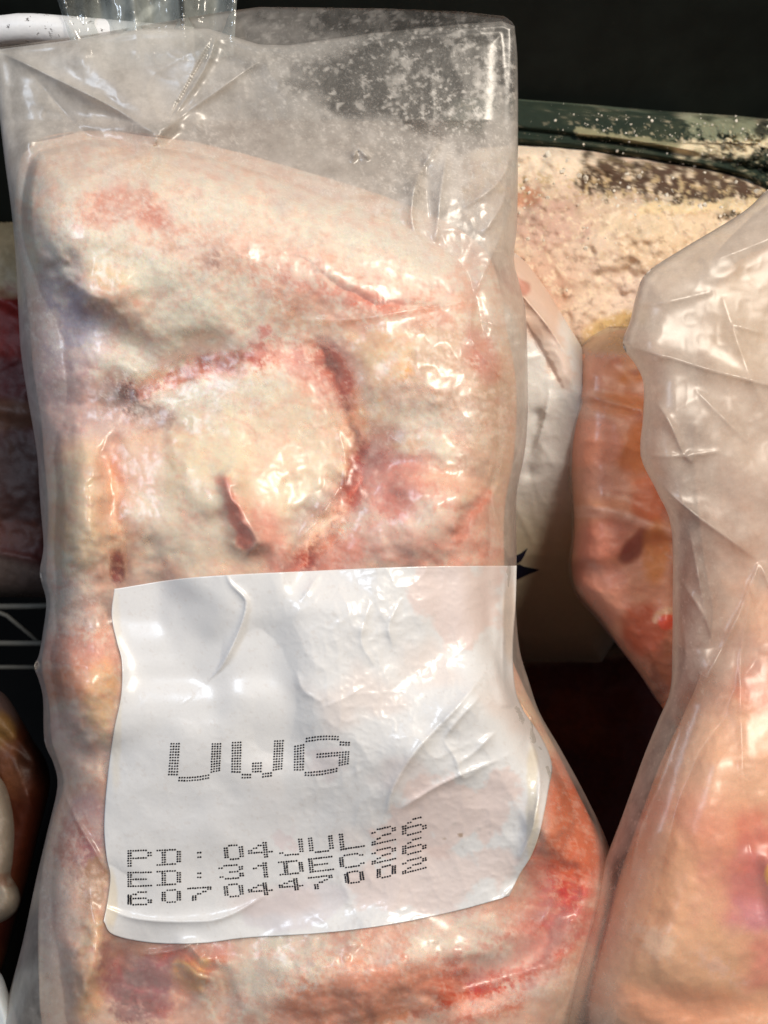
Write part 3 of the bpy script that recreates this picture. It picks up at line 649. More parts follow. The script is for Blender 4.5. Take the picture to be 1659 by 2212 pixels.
def film_attr(X, Y):
    f = Field(X, Y, .32); b = f.blob; s = f.stroke
    s([(40, 350), (190, 292), (420, 318), (650, 400), (850, 470), (1010, 560)], 62, .60, .85, soft=1.6, warp=.5, grain=.25)
    b(280, 210, 440, 150, .66, 1, 0, soft=.9); b(120, 300, 200, 120, .55, 1); b(640, 230, 200, 130, .42, 1, soft=1.2); b(920, 150, 260, 150, .10, 1, soft=.7, grain=.2, gs=60)
    b(1000, 420, 140, 160, .42, 1, soft=.9); b(1010, 540, 110, 90, .6, .9, 20, grain=.3, gs=26); b(880, 480, 110, 60, .55, .9, 25, grain=.3, gs=26); b(820, 330, 160, 60, .42, 1, 10); b(960, 430, 50, 120, .72, .9, 8, grain=.25); b(1080, 300, 34, 120, .55, .8, grain=.3); b(1060, 460, 40, 60, .6, .8, grain=.2)
    b(560, 100, 200, 40, .34, .8); b(400, 330, 360, 60, .45, .9)
    b(1070, 700, 70, 170, .45, 1, soft=.9); b(950, 830, 140, 120, .30, 1, soft=1); b(1090, 950, 40, 160, .28, 1)
    b(70, 700, 50, 230, .50, 1, soft=.9); b(140, 760, 110, 110, .34, .9, soft=.9); b(180, 930, 130, 70, .3, .9, soft=.9)
    s([(92, 1050), (95, 1250), (95, 1400)], 26, .4, .9); b(160, 1640, 80, 70, .28, .9); b(190, 1780, 60, 90, .3, .9)
    s([(125, 1700), (85, 1900), (40, 2080), (0, 2212)], 50, .38, 1); b(120, 1960, 60, 130, .3, .8)
    s([(1118, 1250), (1114, 1400), (1160, 1540)], 24, .3, .8); b(1240, 1800, 60, 140, .08, .9); b(830, 2150, 260, 80, .08, .9)
    edge = np.abs(X - np.array(np.interp(Y, *np.array(film.right)[:, ::-1].T if False else (np.array([q[0] for q in film.right]), np.array([q[1] for q in film.right])))))
    f.C += .30 * np.exp(-edge / 5)
    edge = np.abs(X - np.interp(Y, np.array([q[0] for q in film.left]), np.array([q[1] for q in film.left])))
    f.C += .30 * np.exp(-edge / 6)
    g = Field(X, Y, .10); b = g.blob
    b(850, 160, 330, 170, .5, 1, soft=1); b(980, 330, 160, 150, .85, .9, soft=.8, grain=.3); b(330, 560, 330, 260, .62, .85, soft=1.2, warp=.4); b(330, 830, 110, 70, 1.0, .85, grain=.3); b(480, 850, 120, 40, .7, .8); b(860, 900, 150, 90, .55, .8, soft=1.1); b(850, 500, 200, 80, .7, .8, 20, soft=1); b(600, 2110, 140, 60, .7, .8, -25); b(150, 1300, 60, 80, .6, .8); b(150, 1900, 60, 160, .5, .8); b(700, 1120, 60, 50, .6, .8)
    b(940, 2040, 200, 60, .5, .8, -12, grain=.3); b(1100, 2140, 160, 40, .5, .8, -18)
    f.grain(.85, .7, 9, .40, .78, 131, np.clip(g.C * 1.3, 0, 1)); f.grain(.75, .6, 26, .22, .8, 133, np.clip(g.C * 1.2, 0, 1))
    s([(280, 850), (400, 800), (520, 780), (600, 755), (700, 775), (750, 850), (766, 980), (745, 1090), (665, 1205)], 26, .08, .8); s([(250, 1000), (255, 1240)], 16, .10, .7)
    fl = sstep(.45, .8, fbm(X, Y, 11, 137, 3, .6)) * sstep(-.2, .6, fbm(X, Y, 110, 138, 3))
    f._mix(.6 * fl * np.clip(g.C * 1.5, 0, 1), .8)
    return {'haze': np.clip(f.C, 0, .93), 'frost': g.C * .45}
bag_base = place(np.array([620.]), np.array([2400.]), np.array([-.1]))[0]
bag = thing('plastic_bag', 'frosted clear plastic bag with a large white label printed with a dot matrix date', 'bag', bag_base, 'clear plastic bags of frozen chicken')
film.build('film_sleeve', M_FILM, bag, bag_base, None, film_attr, film_z, cap=False, ymap=film_top)
film_H = closing(lambda X, Y: film_z(X, Y, film.front(X, Y), seg_dist(X, Y, film.poly, True)), 190, 1260, 1180, 2080, 6, 3, cell=5)

# white printed panel of the bag
LT = smooth_path([(247, 1272), (420, 1247), (700, 1232), (900, 1224), (1116, 1222)], 8)
LB = smooth_path([(224, 1990), (246, 2020), (330, 2037), (440, 2037), (530, 2026), (700, 2015), (850, 1996), (985, 1968), (1100, 1936)], 8)
LL = smooth_path([(247, 1272), (241, 1330), (252, 1385), (263, 1430), (262, 1500), (246, 1580), (232, 1680), (225, 1780), (230, 1850), (238, 1890), (234, 1935), (224, 1990)], 8)
LR = smooth_path([(1116, 1222), (1114, 1300), (1108, 1400), (1112, 1480), (1128, 1530), (1168, 1590), (1192, 1650), (1186, 1700), (1168, 1790), (1148, 1848), (1122, 1890), (1100, 1936)], 8)
def along(P, n):
    P = np.array(P); d = np.r_[0, np.cumsum(np.hypot(*np.diff(P, axis=0).T))]
    t = np.linspace(0, d[-1], n)
    return np.stack([np.interp(t, d, P[:, 0]), np.interp(t, d, P[:, 1])], 1)
LCREASE = [
    ('c', [(488, 1236), (500, 1262), (528, 1290), (532, 1312), (520, 1355), (495, 1410), (470, 1450), (420, 1500), (380, 1530)], 13, .0042), ('s', [(300, 1300), (360, 1400), (420, 1450)], 60, -.004), ('s', [(560, 1400), (600, 1500), (590, 1600)], 40, -.002),
    ('s', [(250, 1330), (280, 1370), (300, 1420)], 26, -.003), ('c', [(690, 1240), (650, 1300)], 16, .002),
    ('c', [(1050, 1450), (985, 1530), (900, 1620), (850, 1700), (835, 1760)], 26, .0042), ('c', [(1040, 1500), (985, 1560), (955, 1600)], 16, .0022), ('c', [(955, 1595), (985, 1640), (1000, 1680), (1040, 1660)], 18, .002), ('c', [(990, 1650), (1030, 1620), (1080, 1570), (1110, 1560)], 16, .002),
    ('s', [(1080, 1320), (1075, 1440), (1095, 1520)], 16, .003), ('c', [(1090, 1240), (1086, 1400), (1090, 1500)], 7, .0022), ('c', [(1140, 1580), (1165, 1680), (1150, 1790), (1120, 1860)], 14, .004), ('s', [(1060, 1560), (1100, 1545)], 22, -.004),
    ('c', [(860, 1750), (960, 1690), (1080, 1640)], 16, .003), ('s', [(640, 1320), (760, 1300), (900, 1300)], 60, .003), ('c', [(640, 1450), (655, 1490), (700, 1520)], 18, .0011), ('c', [(790, 1480), (740, 1510), (690, 1530)], 12, .0008), ('c', [(800, 1300), (780, 1380), (810, 1440)], 22, .002), ('c', [(870, 1290), (840, 1350), (850, 1400)], 16, .0018),
    ('c', [(225, 1960), (300, 1985), (430, 1990), (500, 1975), (580, 1930)], 18, .003), ('s', [(235, 1900), (280, 1930)], 30, -.003), ('c', [(1020, 1980), (1085, 1940), (1120, 1900)], 12, .0025), ('s', [(330, 1800), (600, 1720), (800, 1700)], 120, .002)]
def label_z(X, Y):
    sh = X.shape; X1, Y1 = X.ravel(), Y.ravel()
    soft = .3 + .7 * sstep(560, 760, X1)
    z = film_H(X1, Y1) + .0006 + .8 * bumps(X1, Y1, [(i[0], i[1], i[2] * (.7 if i[0] == 'c' else 1), i[3]) for i in LCREASE]) + .0003 * fbm(X1, Y1, 160, 55, 3) + soft * (.0007 * (ridged(X1, Y1, 60, 56, 3) - .4) + .00018 * (ridged(X1, Y1, 22, 57, 2) - .4))
    z = np.maximum(z, film_H(X1, Y1) + .0004)
    return z.reshape(sh)
nu, nv = 300, 260
T_, B_, L_, R_ = along(LT, nu), along(LB, nu), along(LL, nv), along(LR, nv)
uu = np.linspace(0, 1, nu)[None, :, None]; vv = np.linspace(0, 1, nv)[:, None, None]
LP = (1 - vv) * T_[None] + vv * B_[None] + (1 - uu) * L_[:, None] + uu * R_[:, None] - ((1 - uu) * (1 - vv) * T_[0] + uu * (1 - vv) * T_[-1] + (1 - uu) * vv * B_[0] + uu * vv * B_[-1])
LX, LY = LP[..., 0], LP[..., 1]
LZ = label_z(LX, LY)
ff = Field(LX.ravel(), LY.ravel(), np.array([.705, .71, .725]))
b = ff.blob
ff._mix(.5 * sstep(.05, .8, fbm(ff.X, ff.Y, 150, 144, 3)) * sstep(500, 800, ff.X), np.array([.73, .62, .58]))
pk = np.array([.72, .58, .55])
b(990, 1300, 90, 100, pk, .7, 0, soft=.3, warp=.35, grain=.1); b(960, 1760, 170, 70, pk, .7, -12, soft=.25, warp=.4, grain=.12); b(930, 1900, 160, 60, pk, .6, -10, soft=.3, warp=.4, grain=.12); b(640, 1960, 120, 46, np.array([.62, .58, .62]), .6, -12, soft=.3, warp=.2)
b(590, 1945, 90, 30, pk, .35); b(700, 1640, 40, 40, np.array([.66, .60, .62]), .55, grain=.3); b(612, 1812, 22, 20, np.array([.64, .50, .52]), .45, 0, soft=.9, warp=.7, fq=20, grain=.5); b(870, 1680, 60, 40, pk, .3); b(1100, 1330, 14, 90, np.array([.72, .60, .50]), .6); b(1150, 1740, 12, 130, np.array([.70, .62, .45]), .5)
b(995, 1804, 6, 5, np.array([.35, .25, .18]), .8, grain=.4); b(960, 1812, 4, 3, np.array([.4, .3, .2]), .6); b(240, 1940, 14, 60, np.array([.72, .62, .46]), .6); b(520, 1760, 200, 60, np.array([.68, .69, .72]), .4); b(250, 1500, 12, 200, np.array([.72, .66, .56]), .5)
ff.grain(np.array([.6, .56, .54]), .35, 9, .55, .85, 141)
idx = np.arange(nu * nv).reshape(nv, nu)
LF = np.stack([idx[:-1, :-1], idx[1:, :-1], idx[1:, 1:], idx[:-1, 1:]], -1).reshape(-1, 4)
P0 = place(LX.ravel(), LY.ravel(), LZ.ravel())
# a sheet with a thin edge: front, back and rim
nrm = RN @ np.array([0, 0, 1.0])
rim = np.concatenate([idx[0, :], idx[1:, -1], idx[-1, -2::-1], idx[-2:0:-1, 0]])
q = np.roll(rim, -1); nV = nu * nv
RIMF = np.stack([rim, q, q + nV, rim + nV], -1)
label = new_mesh('label_panel', np.concatenate([P0, P0 - nrm * .0001]), np.concatenate([LF, LF[:, ::-1] + nV, RIMF]), M_LABEL, bag, bag_base, True, {'Col': np.concatenate([ff.C, ff.C])})

# dot matrix printing
FONT = {'U': "#...# #...# #...# #...# #...# #...# .###.", 'W': "#...# #...# #...# #...# #.#.# #.#.# .#.#.", 'G': ".###. #...# #.... #.### #...# #...# .###.",
        'P': "####. #...# #...# ####. #.... #.... #....", 'D': "####. .#..# .#..# .#..# .#..# .#..# ####.", ':': "..... ..... ..#.. ..... ..#.. ..... .....",
        '0': "..##. .#..# .#..# .#..# .#..# .#..# ..##.", '4': "...#. ..##. .#.#. #..#. ##### ...#. ...#.", 'J': "....# ....# ....# ....# ....# #...# .###.",
        'L': "#.... #.... #.... #.... #.... #.... #####", '2': ".###. #...# ....# ..##. .#... #.... #####", '6': "..##. .#... #.... ####. #...# #...# .###.",
        'E': "##### #.... #.... ####. #.... #.... #####", '3': ".###. #...# ....# ..##. ....# #...# .###.", '1': "...#. ..##. .#.#. ...#. ...#. ...#. ...#.",
        'C': ".###. #...# #.... #.... #.... #...# .###.", '7': "##### ....# ...#. ..#.. .#... .#... .#..."}
_pr = np.random.RandomState(3)
def print_dots(ch, pts, r, stretch=None):
    """one printed character: every dot a tiny round patch of ink lying on the film"""
    V, T3 = [], []
    X = np.array([p[0] for p in pts]); Y = np.array([p[1] for p in pts])
    K = 7
    for i in range(len(X)):
        rx = r * _pr.uniform(.88, 1.1); ry = rx * (stretch[i] if stretch is not None else 1)
        a = np.linspace(0, 2 * math.pi, K, endpoint=False) + _pr.rand()
        px = np.r_[X[i], X[i] + rx * np.cos(a)]; py = np.r_[Y[i], Y[i] + ry * np.sin(a)]
        base = len(V)
        V.extend(zip(px, py))
        for k in range(K): T3.append((base, base + 1 + (k + 1) % K, base + 1 + k))
    V = np.array(V)
    z = label_z(V[:, 0], V[:, 1]) + .0003
    new_mesh('printed_character', place(V[:, 0], V[:, 1], z), None, M_INK, label, bag_base, True, None, T3)
def cro(cx, cy, x0, y0, k): return ((x0 + cx / k) * .553, (y0 + cy / k) * .553)
# the big word
BIG = {'U': [(102, 176), (500, 178), (80, 470), (488, 432), 36], 'W': [(600, 168), (1006, 152), (594, 446), (992, 420), 26], 'G': [(1106, 156), (1545, 130), (1100, 430), (1530, 374), 0]}
for ch, (tl, tr, bl, br, sag) in BIG.items():
    rows = FONT[ch].split(); pts = []
    for r in range(7):
        for c in range(5):
            if rows[r][c] != '#': continue
            for dr in range(2):
                for dc in range(4):
                    u = (c * 4 + dc) / 19; v = (r * 2 + dr) / 13
                    x = (1 - v) * ((1 - u) * tl[0] + u * tr[0]) + v * ((1 - u) * bl[0] + u * br[0])
                    y = (1 - v) * ((1 - u) * tl[1] + u * tr[1]) + v * ((1 - u) * bl[1] + u * br[1])
                    y += sag * v * v * math.sin(math.pi * u) * .6 - (26 * (1 - v) * math.sin(math.pi * u) if ch == 'G' else 0) + (22 * v * math.sin(math.pi * u) if ch == 'G' else 0)
                    x += _pr.uniform(-1.2, 1.2); y += _pr.uniform(-1.2, 1.2)
                    pts.append(cro(x, y, 620, 2820, 1659 / 800))
    print_dots(ch, pts, 2.05)
# three small lines
CX = [105, 395, 700, 1010, 1300, 1606, 1906, 2212, 2540, 2845]
LINES = [("PD:04JUL26", [440, 434, 414, 390, 366, 336, 307, 265, 215, 125], [590, 577, 552, 526, 505, 480, 450, 412, 355, 268]),
         ("ED:31DEC26", [658, 645, 628, 588, 568, 548, 513, 479, 423, 328], [793, 778, 746, 718, 705, 671, 640, 600, 546, 462]),
         ("6070447002", [855, 835, 812, 778, 768, 728, 700, 654, 600, 524], [978, 955, 928, 898, 880, 832, 812, 762, 708, 640])]
SLOPES = [-6, -12, -14, -16, -16, -18, -26, -34, -52, -58]
for text, tops, bots in LINES:
    for i, ch in enumerate(text):
        rows = FONT[ch].split(); pts = []; st = []
        slope = SLOPES[i]
        for r in range(7):
            for c in range(5):
                if rows[r][c] != '#': continue
                for dc in range(2):
                    u = (c * 2 + dc) / 9; v = r / 6
                    x = CX[i] + u * 226 + _pr.uniform(-1.5, 1.5) + (v * (16 if 3 <= i <= 7 else 0))
                    y = tops[i] + (bots[i] - tops[i]) * v + slope * (u - .5) + _pr.uniform(-1.5, 1.5)
                    smear = text[0] == '6' and ((i == 0 and c == 0) or (i == 7 and c == 1 and dc == 1))
                    st.append(2.4 if smear else 1.0)
                    pts.append(cro(x, y, 460, 3150, 1659 / 650))
        print_dots(ch, pts, 2.15, st)

# ================================================================== the bag on the right
rchick = Lump(
    left=[(440, 1660), (480, 1610), (560, 1540), (680, 1500), (800, 1500), (1000, 1500), (1200, 1520), (1330, 1540), (1450, 1515), (1540, 1478), (1640, 1430), (1750, 1388), (1850, 1352), (1950, 1316), (2040, 1284), (2120, 1262), (2212, 1268), (2330, 1370), (2400, 1500)],
    right=[(440, 1740), (560, 1850), (800, 1900), (1200, 1920), (1600, 1930), (2000, 1930), (2212, 1910), (2330, 1850), (2400, 1700)],
    w=[(440, 110), (1300, 120), (1640, 150), (2400, 170)], zc=-.036, T=[(440, .012), (1250, .020), (1640, .040), (2400, .046)], back=.05, step=4.2)
rchick.bump = [('b', 1560, 1900, 160, 260, 0, .008), ('b', 1440, 2060, 130, 120, 0, .004), ('s', [(1560, 1560), (1600, 1700), (1630, 1850)], 30, -.0015), ('b', 1640, 1930, 60, 60, 0, -.005), ('s', [(1660, 1860), (1680, 1960)], 24, .004), ('s', [(1400, 2140), (1500, 2180), (1659, 2170)], 40, -.003), ('b', 1420, 1985, 24, 30, 20, -.0012)]
rchick.rough = lambda X, Y: .0014 * fbm(X, Y, 150, 23, 3) + .0003 * fbm(X, Y, 22, 25, 3)
def rchick_col(X, Y):
    f = Field(X, Y, lin((222, 178, 142))); b = f.blob
    f._mix(.5 * sstep(-.2, .7, fbm(X, Y, 200, 60, 3)), lin((226, 190, 156)))
    b(1620, 700, 260, 500, lin((190, 172, 150)), 1, soft=.7); b(1600, 700, 80, 120, lin((200, 178, 130)), .5); b(1600, 1150, 120, 140, lin((196, 162, 140)), .6)
    b(1600, 1450, 120, 90, lin((206, 160, 136)), .8); b(1650, 1500, 60, 60, lin((206, 132, 108)), .6)
    b(1560, 1640, 130, 110, lin((226, 190, 158)), .8); b(1480, 1760, 120, 60, lin((224, 160, 132)), .5, soft=1)
    b(1570, 1830, 110, 60, lin((218, 146, 120)), .5, soft=1.4, warp=.5); b(1640, 1840, 60, 60, lin((206, 110, 94)), .7, soft=1.4, warp=.5); b(1635, 1940, 90, 80, lin((200, 118, 124)), .7, soft=1.4, warp=.5, fq=40); b(1630, 1980, 60, 34, lin((192, 134, 160)), .5, soft=1.4, warp=.5); b(1640, 2080, 60, 60, lin((214, 128, 120)), .7)
    b(1420, 1900, 90, 120, lin((226, 182, 140)), .7); b(1500, 2080, 160, 80, lin((224, 186, 148)), .7); b(1420, 1995, 26, 30, lin((206, 162, 126)), .5, soft=1.2); b(1430, 2040, 44, 22, lin((230, 212, 186)), .55, 30, soft=1, warp=.6, grain=.6); b(1555, 2085, 40, 22, lin((226, 200, 186)), .45, 25, soft=1, warp=.6, grain=.6); b(1440, 2170, 160, 50, lin((220, 164, 128)), .7)
    b(1663, 1890, 12, 26, lin((240, 190, 90)), .9, 0, soft=.4)
    return deveil(f.C, 1.0, 1.12, .05)
rbase = place(np.array([1600.]), np.array([2350.]), np.array([-.09]))[0]
o = rchick.build('frozen_chicken', M_SKIN, None, rbase, rchick_col)
tag(o, 'frozen chicken with smooth peach skin and a purple bruise at the right edge', 'chicken', 'frozen chickens in bags')
rfilm = Lump(
    left=[(370, 1720), (410, 1658), (460, 1602), (540, 1470), (590, 1396), (640, 1374), (690, 1362), (745, 1345), (790, 1374), (830, 1390), (900, 1389), (985, 1384), (1060, 1418), (1140, 1450), (1300, 1453), (1400, 1452), (1490, 1448), (1560, 1420), (1640, 1388), (1760, 1345), (1850, 1310), (1950, 1270), (2040, 1236), (2110, 1213), (2212, 1207), (2330, 1215), (2430, 1300)],
    right=[(370, 1800), (460, 1900), (800, 1960), (1400, 1970), (2200, 1970), (2430, 1850)],
    w=[(370, 90), (1300, 60), (1700, 110), (2430, 120)], zc=[(370, -.016), (900, -.022), (1400, -.030), (2430, -.034)], T=[(370, .014), (900, .022), (1400, .026), (1800, .040), (2430, .045)], back=[(370, .004), (900, .012), (1500, .05), (2430, .05)], step=4)
rH = closing(lambda X, Y: np.where(rchick.inside(X, Y), rchick.front(X, Y), -.05), 1180, 2000, 360, 2460, 40, 3)
RCREASE = [
    ('c', [(1390, 1000), (1440, 1060), (1500, 1110), (1570, 1160), (1640, 1212)], 20, .008), ('c', [(1348, 748), (1440, 770), (1540, 800), (1659, 830), (1760, 850)], 18, .006),
    ('c', [(1420, 870), (1450, 920), (1478, 985)], 10, .005), ('c', [(1400, 985), (1470, 985), (1560, 975)], 9, .003), ('c', [(1478, 985), (1500, 1000)], 10, .002),
    ('c', [(1370, 660), (1450, 650), (1540, 630)], 14, .003), ('c', [(1640, 1212), (1600, 1320), (1560, 1400), (1490, 1530)], 14, .005), ('c', [(1640, 1212), (1620, 1300), (1600, 1420), (1600, 1560), (1610, 1760), (1630, 1880)], 12, .004), ('c', [(1640, 1212), (1720, 1400)], 16, .006),
    ('c', [(1460, 1240), (1520, 1330), (1540, 1390)], 16, .004), ('c', [(1490, 1150), (1520, 1300), (1540, 1380)], 12, .003), ('c', [(1560, 640), (1600, 760), (1659, 900)], 30, .003), ('s', [(1500, 900), (1600, 1020), (1700, 1060)], 50, .004), ('c', [(1480, 580), (1600, 540), (1700, 500)], 22, .003),
    ('c', [(1450, 1500), (1400, 1640), (1350, 1790), (1300, 1920)], 14, .002), ('c', [(1480, 1540), (1420, 1700), (1380, 1800), (1360, 1900)], 8, .0022), ('c', [(1455, 1260), (1480, 1400), (1460, 1500)], 12, .002), ('c', [(1580, 700), (1650, 720)], 10, .003), ('c', [(1500, 840), (1560, 900), (1620, 960)], 12, .003), ('c', [(1390, 800), (1410, 780), (1440, 770)], 10, .002)]
def rfilm_z(X, Y, Z, D):
    X1, Y1, sh = X.ravel(), Y.ravel(), X.shape
    fade = sstep(0, 26, D.ravel())
    z = np.maximum(Z.ravel() - .003 * fade, rH(X1, Y1) + .0010)
    up = sstep(1620, 1300, Y1)
    z += fade * ((.0003 + .0014 * up) * (.5 * fbm(X1, Y1, 150, 31, 3)) + (.00012 + .0002 * up) * (ridged(X1, Y1, 50, 32, 2) - .4) + .55 * bumps(X1, Y1, RCREASE)) + .0008 * fade
    return z.reshape(sh)
def rfilm_attr(X, Y):
    f = Field(X, Y, .17); b = f.blob
    b(1600, 800, 320, 480, .55, 1, soft=.6); b(1420, 1000, 60, 300, .5, .8); b(1560, 1320, 130, 150, .40, 1, soft=.8)
    f.stroke([(1450, 1450), (1400, 1620), (1330, 1820), (1260, 2000), (1220, 2150)], 40, .46, 1); b(1270, 2170, 60, 90, .30, .9, soft=.7); b(1330, 1960, 40, 150, .22, .9, 20)
    lx = np.interp(Y, [q[0] for q in rfilm.left], [q[1] for q in rfilm.left])
    f.C += .28 * np.exp(-np.abs(X - lx) / 6)
    f.grain(.8, .5, 8, .6, .85, 151, np.clip(1.2 - np.abs(X - lx) / 120, 0, 1) * .8)
    return {'haze': np.clip(f.C, 0, .92), 'frost': np.full(X.size, .08)}
rbag = thing('plastic_bag', 'crinkled hazy plastic bag without a label on the right, round peach skin', 'bag', rbase, 'clear plastic bags of frozen chicken')
rfilm.build('film_sleeve', M_FILM_R, rbag, rbase, None, rfilm_attr, rfilm_z)

# ================================================================== the chicken tucked behind the right bag
ochick = Lump(
    left=[(712, 1340), (725, 1300), (745, 1262), (775, 1244), (810, 1236), (850, 1228), (900, 1226), (950, 1226), (1000, 1229), (1060, 1236), (1120, 1240), (1160, 1238), (1220, 1234), (1260, 1240), (1290, 1256), (1340, 1300), (1400, 1340), (1450, 1378), (1500, 1412), (1560, 1452), (1620, 1500)],
    right=[(712, 1400), (725, 1450), (800, 1560), (1000, 1620), (1400, 1640), (1560, 1600), (1620, 1540)],
    w=75, zc=-.085, T=.032, back=.04, step=4)
ochick.bump = [('s', [(1236, 850), (1300, 860), (1400, 890)], 12, .003), ('s', [(1230, 1080), (1320, 1105), (1460, 1150)], 20, .004), ('s', [(1240, 1250), (1330, 1230), (1420, 1180)], 24, -.005), ('b', 1330, 960, 80, 70, 0, .005), ('b', 1340, 1170, 90, 60, 0, .004), ('b', 1290, 810, 50, 30, 0, .003), ('s', [(1330, 790), (1370, 815), (1400, 800)], 14, -.004), ('c', [(1260, 870), (1290, 900), (1330, 890)], 10, .002), ('c', [(1370, 860), (1390, 900), (1400, 960)], 12, .003), ('b', 1440, 1340, 18, 22, 0, .004)]
ochick.rough = lambda X, Y: .0014 * fbm(X, Y, 60, 33, 4) + .0016 * (ridged(X * .35 + .2 * Y, Y - .25 * X, 52, 37, 2) - .4) + .0007 * (ridged(X, Y, 36, 35, 2) - .4)
def ochick_col(X, Y):
    f = Field(X, Y, lin((214, 160, 126))); b = f.blob; s = f.stroke
    f._mix(.6 * sstep(-.1, .7, fbm(X, Y, 70, 66, 4)), lin((222, 172, 134)))
    b(1320, 740, 70, 30, lin((206, 172, 110)), .8); b(1365, 800, 40, 28, lin((206, 138, 72)), .9); b(1300, 800, 44, 34, lin((216, 166, 136)), .7); b(1240, 830, 12, 36, lin((204, 120, 96)), .7)
    b(1270, 875, 44, 34, lin((222, 188, 160)), .85, grain=.2); b(1340, 870, 60, 26, lin((214, 146, 92)), .8); b(1285, 960, 60, 50, lin((222, 160, 128)), .8); b(1380, 980, 40, 80, lin((212, 136, 80)), .85); b(1300, 1040, 70, 40, lin((214, 168, 142)), .7); b(1400, 1090, 40, 60, lin((206, 118, 76)), .8)
    s([(1236, 1105), (1330, 1110), (1440, 1150)], 12, lin((228, 190, 164)), .7); b(1300, 1170, 60, 50, lin((200, 130, 108)), .7); s([(1350, 1200), (1390, 1160)], 18, lin((130, 50, 30)), .85); b(1420, 1190, 30, 70, lin((216, 148, 80)), .8); b(1290, 1240, 60, 40, lin((150, 90, 74)), .7)
    b(1300, 1290, 60, 60, lin((206, 150, 126)), .6); b(1400, 1360, 60, 60, lin((180, 84, 50)), .85); b(1440, 1342, 18, 16, lin((232, 96, 56)), .95, soft=.4); s([(1415, 1340), (1425, 1325), (1450, 1318)], 7, lin((232, 206, 160)), .7); b(1440, 1440, 40, 60, lin((140, 76, 44)), .8, grain=.3)
    return np.clip(deveil(f.C, 1.05, 1.12, .03) * np.array([1, .97, 1.0]), 0, .9)
obase = place(np.array([1420.]), np.array([1610.]), np.array([-.12]))[0]
o = ochick.build('frozen_chicken', M_SKIN, None, obase, ochick_col)
tag(o, 'orange tinted frozen chicken wedged upright behind the crinkled right bag', 'chicken', 'frozen chickens in bags')
oF = Lump(left=[(a, b_ - 6) for a, b_ in [(705, 1320)] + [(y, x) for y, x in zip(range(740, 1640, 60), [1268, 1242, 1229, 1226, 1226, 1231, 1238, 1240, 1234, 1246, 1296, 1344, 1390, 1430, 1490])]], right=[(705, 1410), (800, 1570), (1000, 1630), (1400, 1650), (1580, 1560)], w=70, zc=-.085, T=.0335, back=.042, step=6)
oH = closing(lambda X, Y: np.where(ochick.inside(X, Y), ochick.front(X, Y), -.12), 1180, 1680, 680, 1660, 30, 2)
def oz(X, Y, Z, D):
    X1, Y1, sh = X.ravel(), Y.ravel(), X.shape
    fade = sstep(0, 24, D.ravel())
    z = np.maximum(Z.ravel() - .002, oH(X1, Y1) + .0008) + fade * (.0009 * (ridged(X1, Y1, 70, 41, 3) - .4) + bumps(X1, Y1, [('c', [(1230, 1100), (1330, 1108), (1460, 1156)], 9, .003), ('c', [(1236, 850), (1290, 862), (1400, 890)], 9, .002), ('c', [(1370, 850), (1385, 890), (1410, 930)], 9, .003)])) + .0006
    return z.reshape(sh)
def o_attr(X, Y):
    f = Field(X, Y, .10)
    f.blob(1285, 890, 60, 60, .22, .8); f.stroke([(1260, 1290), (1340, 1400), (1430, 1500)], 24, .22, .9); f.blob(1320, 740, 90, 40, .35, .8, grain=.3)
    return {'haze': f.C, 'frost': np.full(X.size, .12)}
ob = thing('plastic_bag', 'tight plastic wrap with cross folds around the orange tinted chicken', 'bag', obase, 'clear plastic bags of frozen chicken')
oF.build('film_sleeve', M_FILM_R, ob, obase, None, o_attr, oz)

# ================================================================== white printed bag seen in the gap
wb = Lump(left=[(545, 1060), (600, 1040), (900, 1030), (1300, 1030), (1430, 1080)], right=[(545, 1110), (570, 1140), (640, 1190), (700, 1226), (760, 1262), (850, 1300), (1000, 1340), (1300, 1360), (1430, 1300)], w=60, zc=[(545, -.080), (700, -.080), (850, -.088), (1000, -.102), (1200, -.135), (1430, -.19)], T=[(545, .032), (900, .032), (1430, .02)], back=.02, step=4)
wb.bump = [('c', [(1095, 600), (1130, 640), (1180, 700), (1230, 775)], 10, .004), ('s', [(1110, 570), (1170, 640), (1230, 720)], 16, .004), ('c', [(1130, 690), (1170, 760), (1210, 830)], 10, -.002), ('c', [(1190, 840), (1170, 930), (1140, 1000)], 12, .003), ('s', [(1160, 900), (1140, 1020)], 16, -.003)]
wb.rough = lambda X, Y: .0012 * (ridged(X, Y, 60, 43, 3) - .4)
def wb_col(X, Y):
    f = Field(X, Y, np.array([.70, .69, .68])); s = f.stroke
    f.blob(1130, 620, 130, 60, lin((222, 190, 172)), .9, 50, soft=.4); s([(1096, 592), (1110, 615), (1130, 625)], 14, lin((190, 128, 112)), .8)
    s([(1150, 660), (1190, 740), (1220, 820)], 26, lin((214, 190, 176)), .7, grain=.3); s([(1130, 690), (1180, 770), (1215, 835)], 5, lin((150, 120, 110)), .6, grain=.6)
    f._mix(.75 * sstep(1000, 1200, Y), lin((196, 178, 140)))
    return f.C
wbase = place(np.array([1180.]), np.array([1420.]), np.array([-.14]))[0]
wbag = thing('plastic_bag', 'white folded plastic bag with a dark blue spiky mark in the gap between chickens', 'bag', wbase, 'clear plastic bags of frozen chicken')
M_WHITE = flesh_mat('white_film', .35, .1, .15, .04, .5)
wb.build('film_sleeve', M_WHITE, wbag, wbase, wb_col)
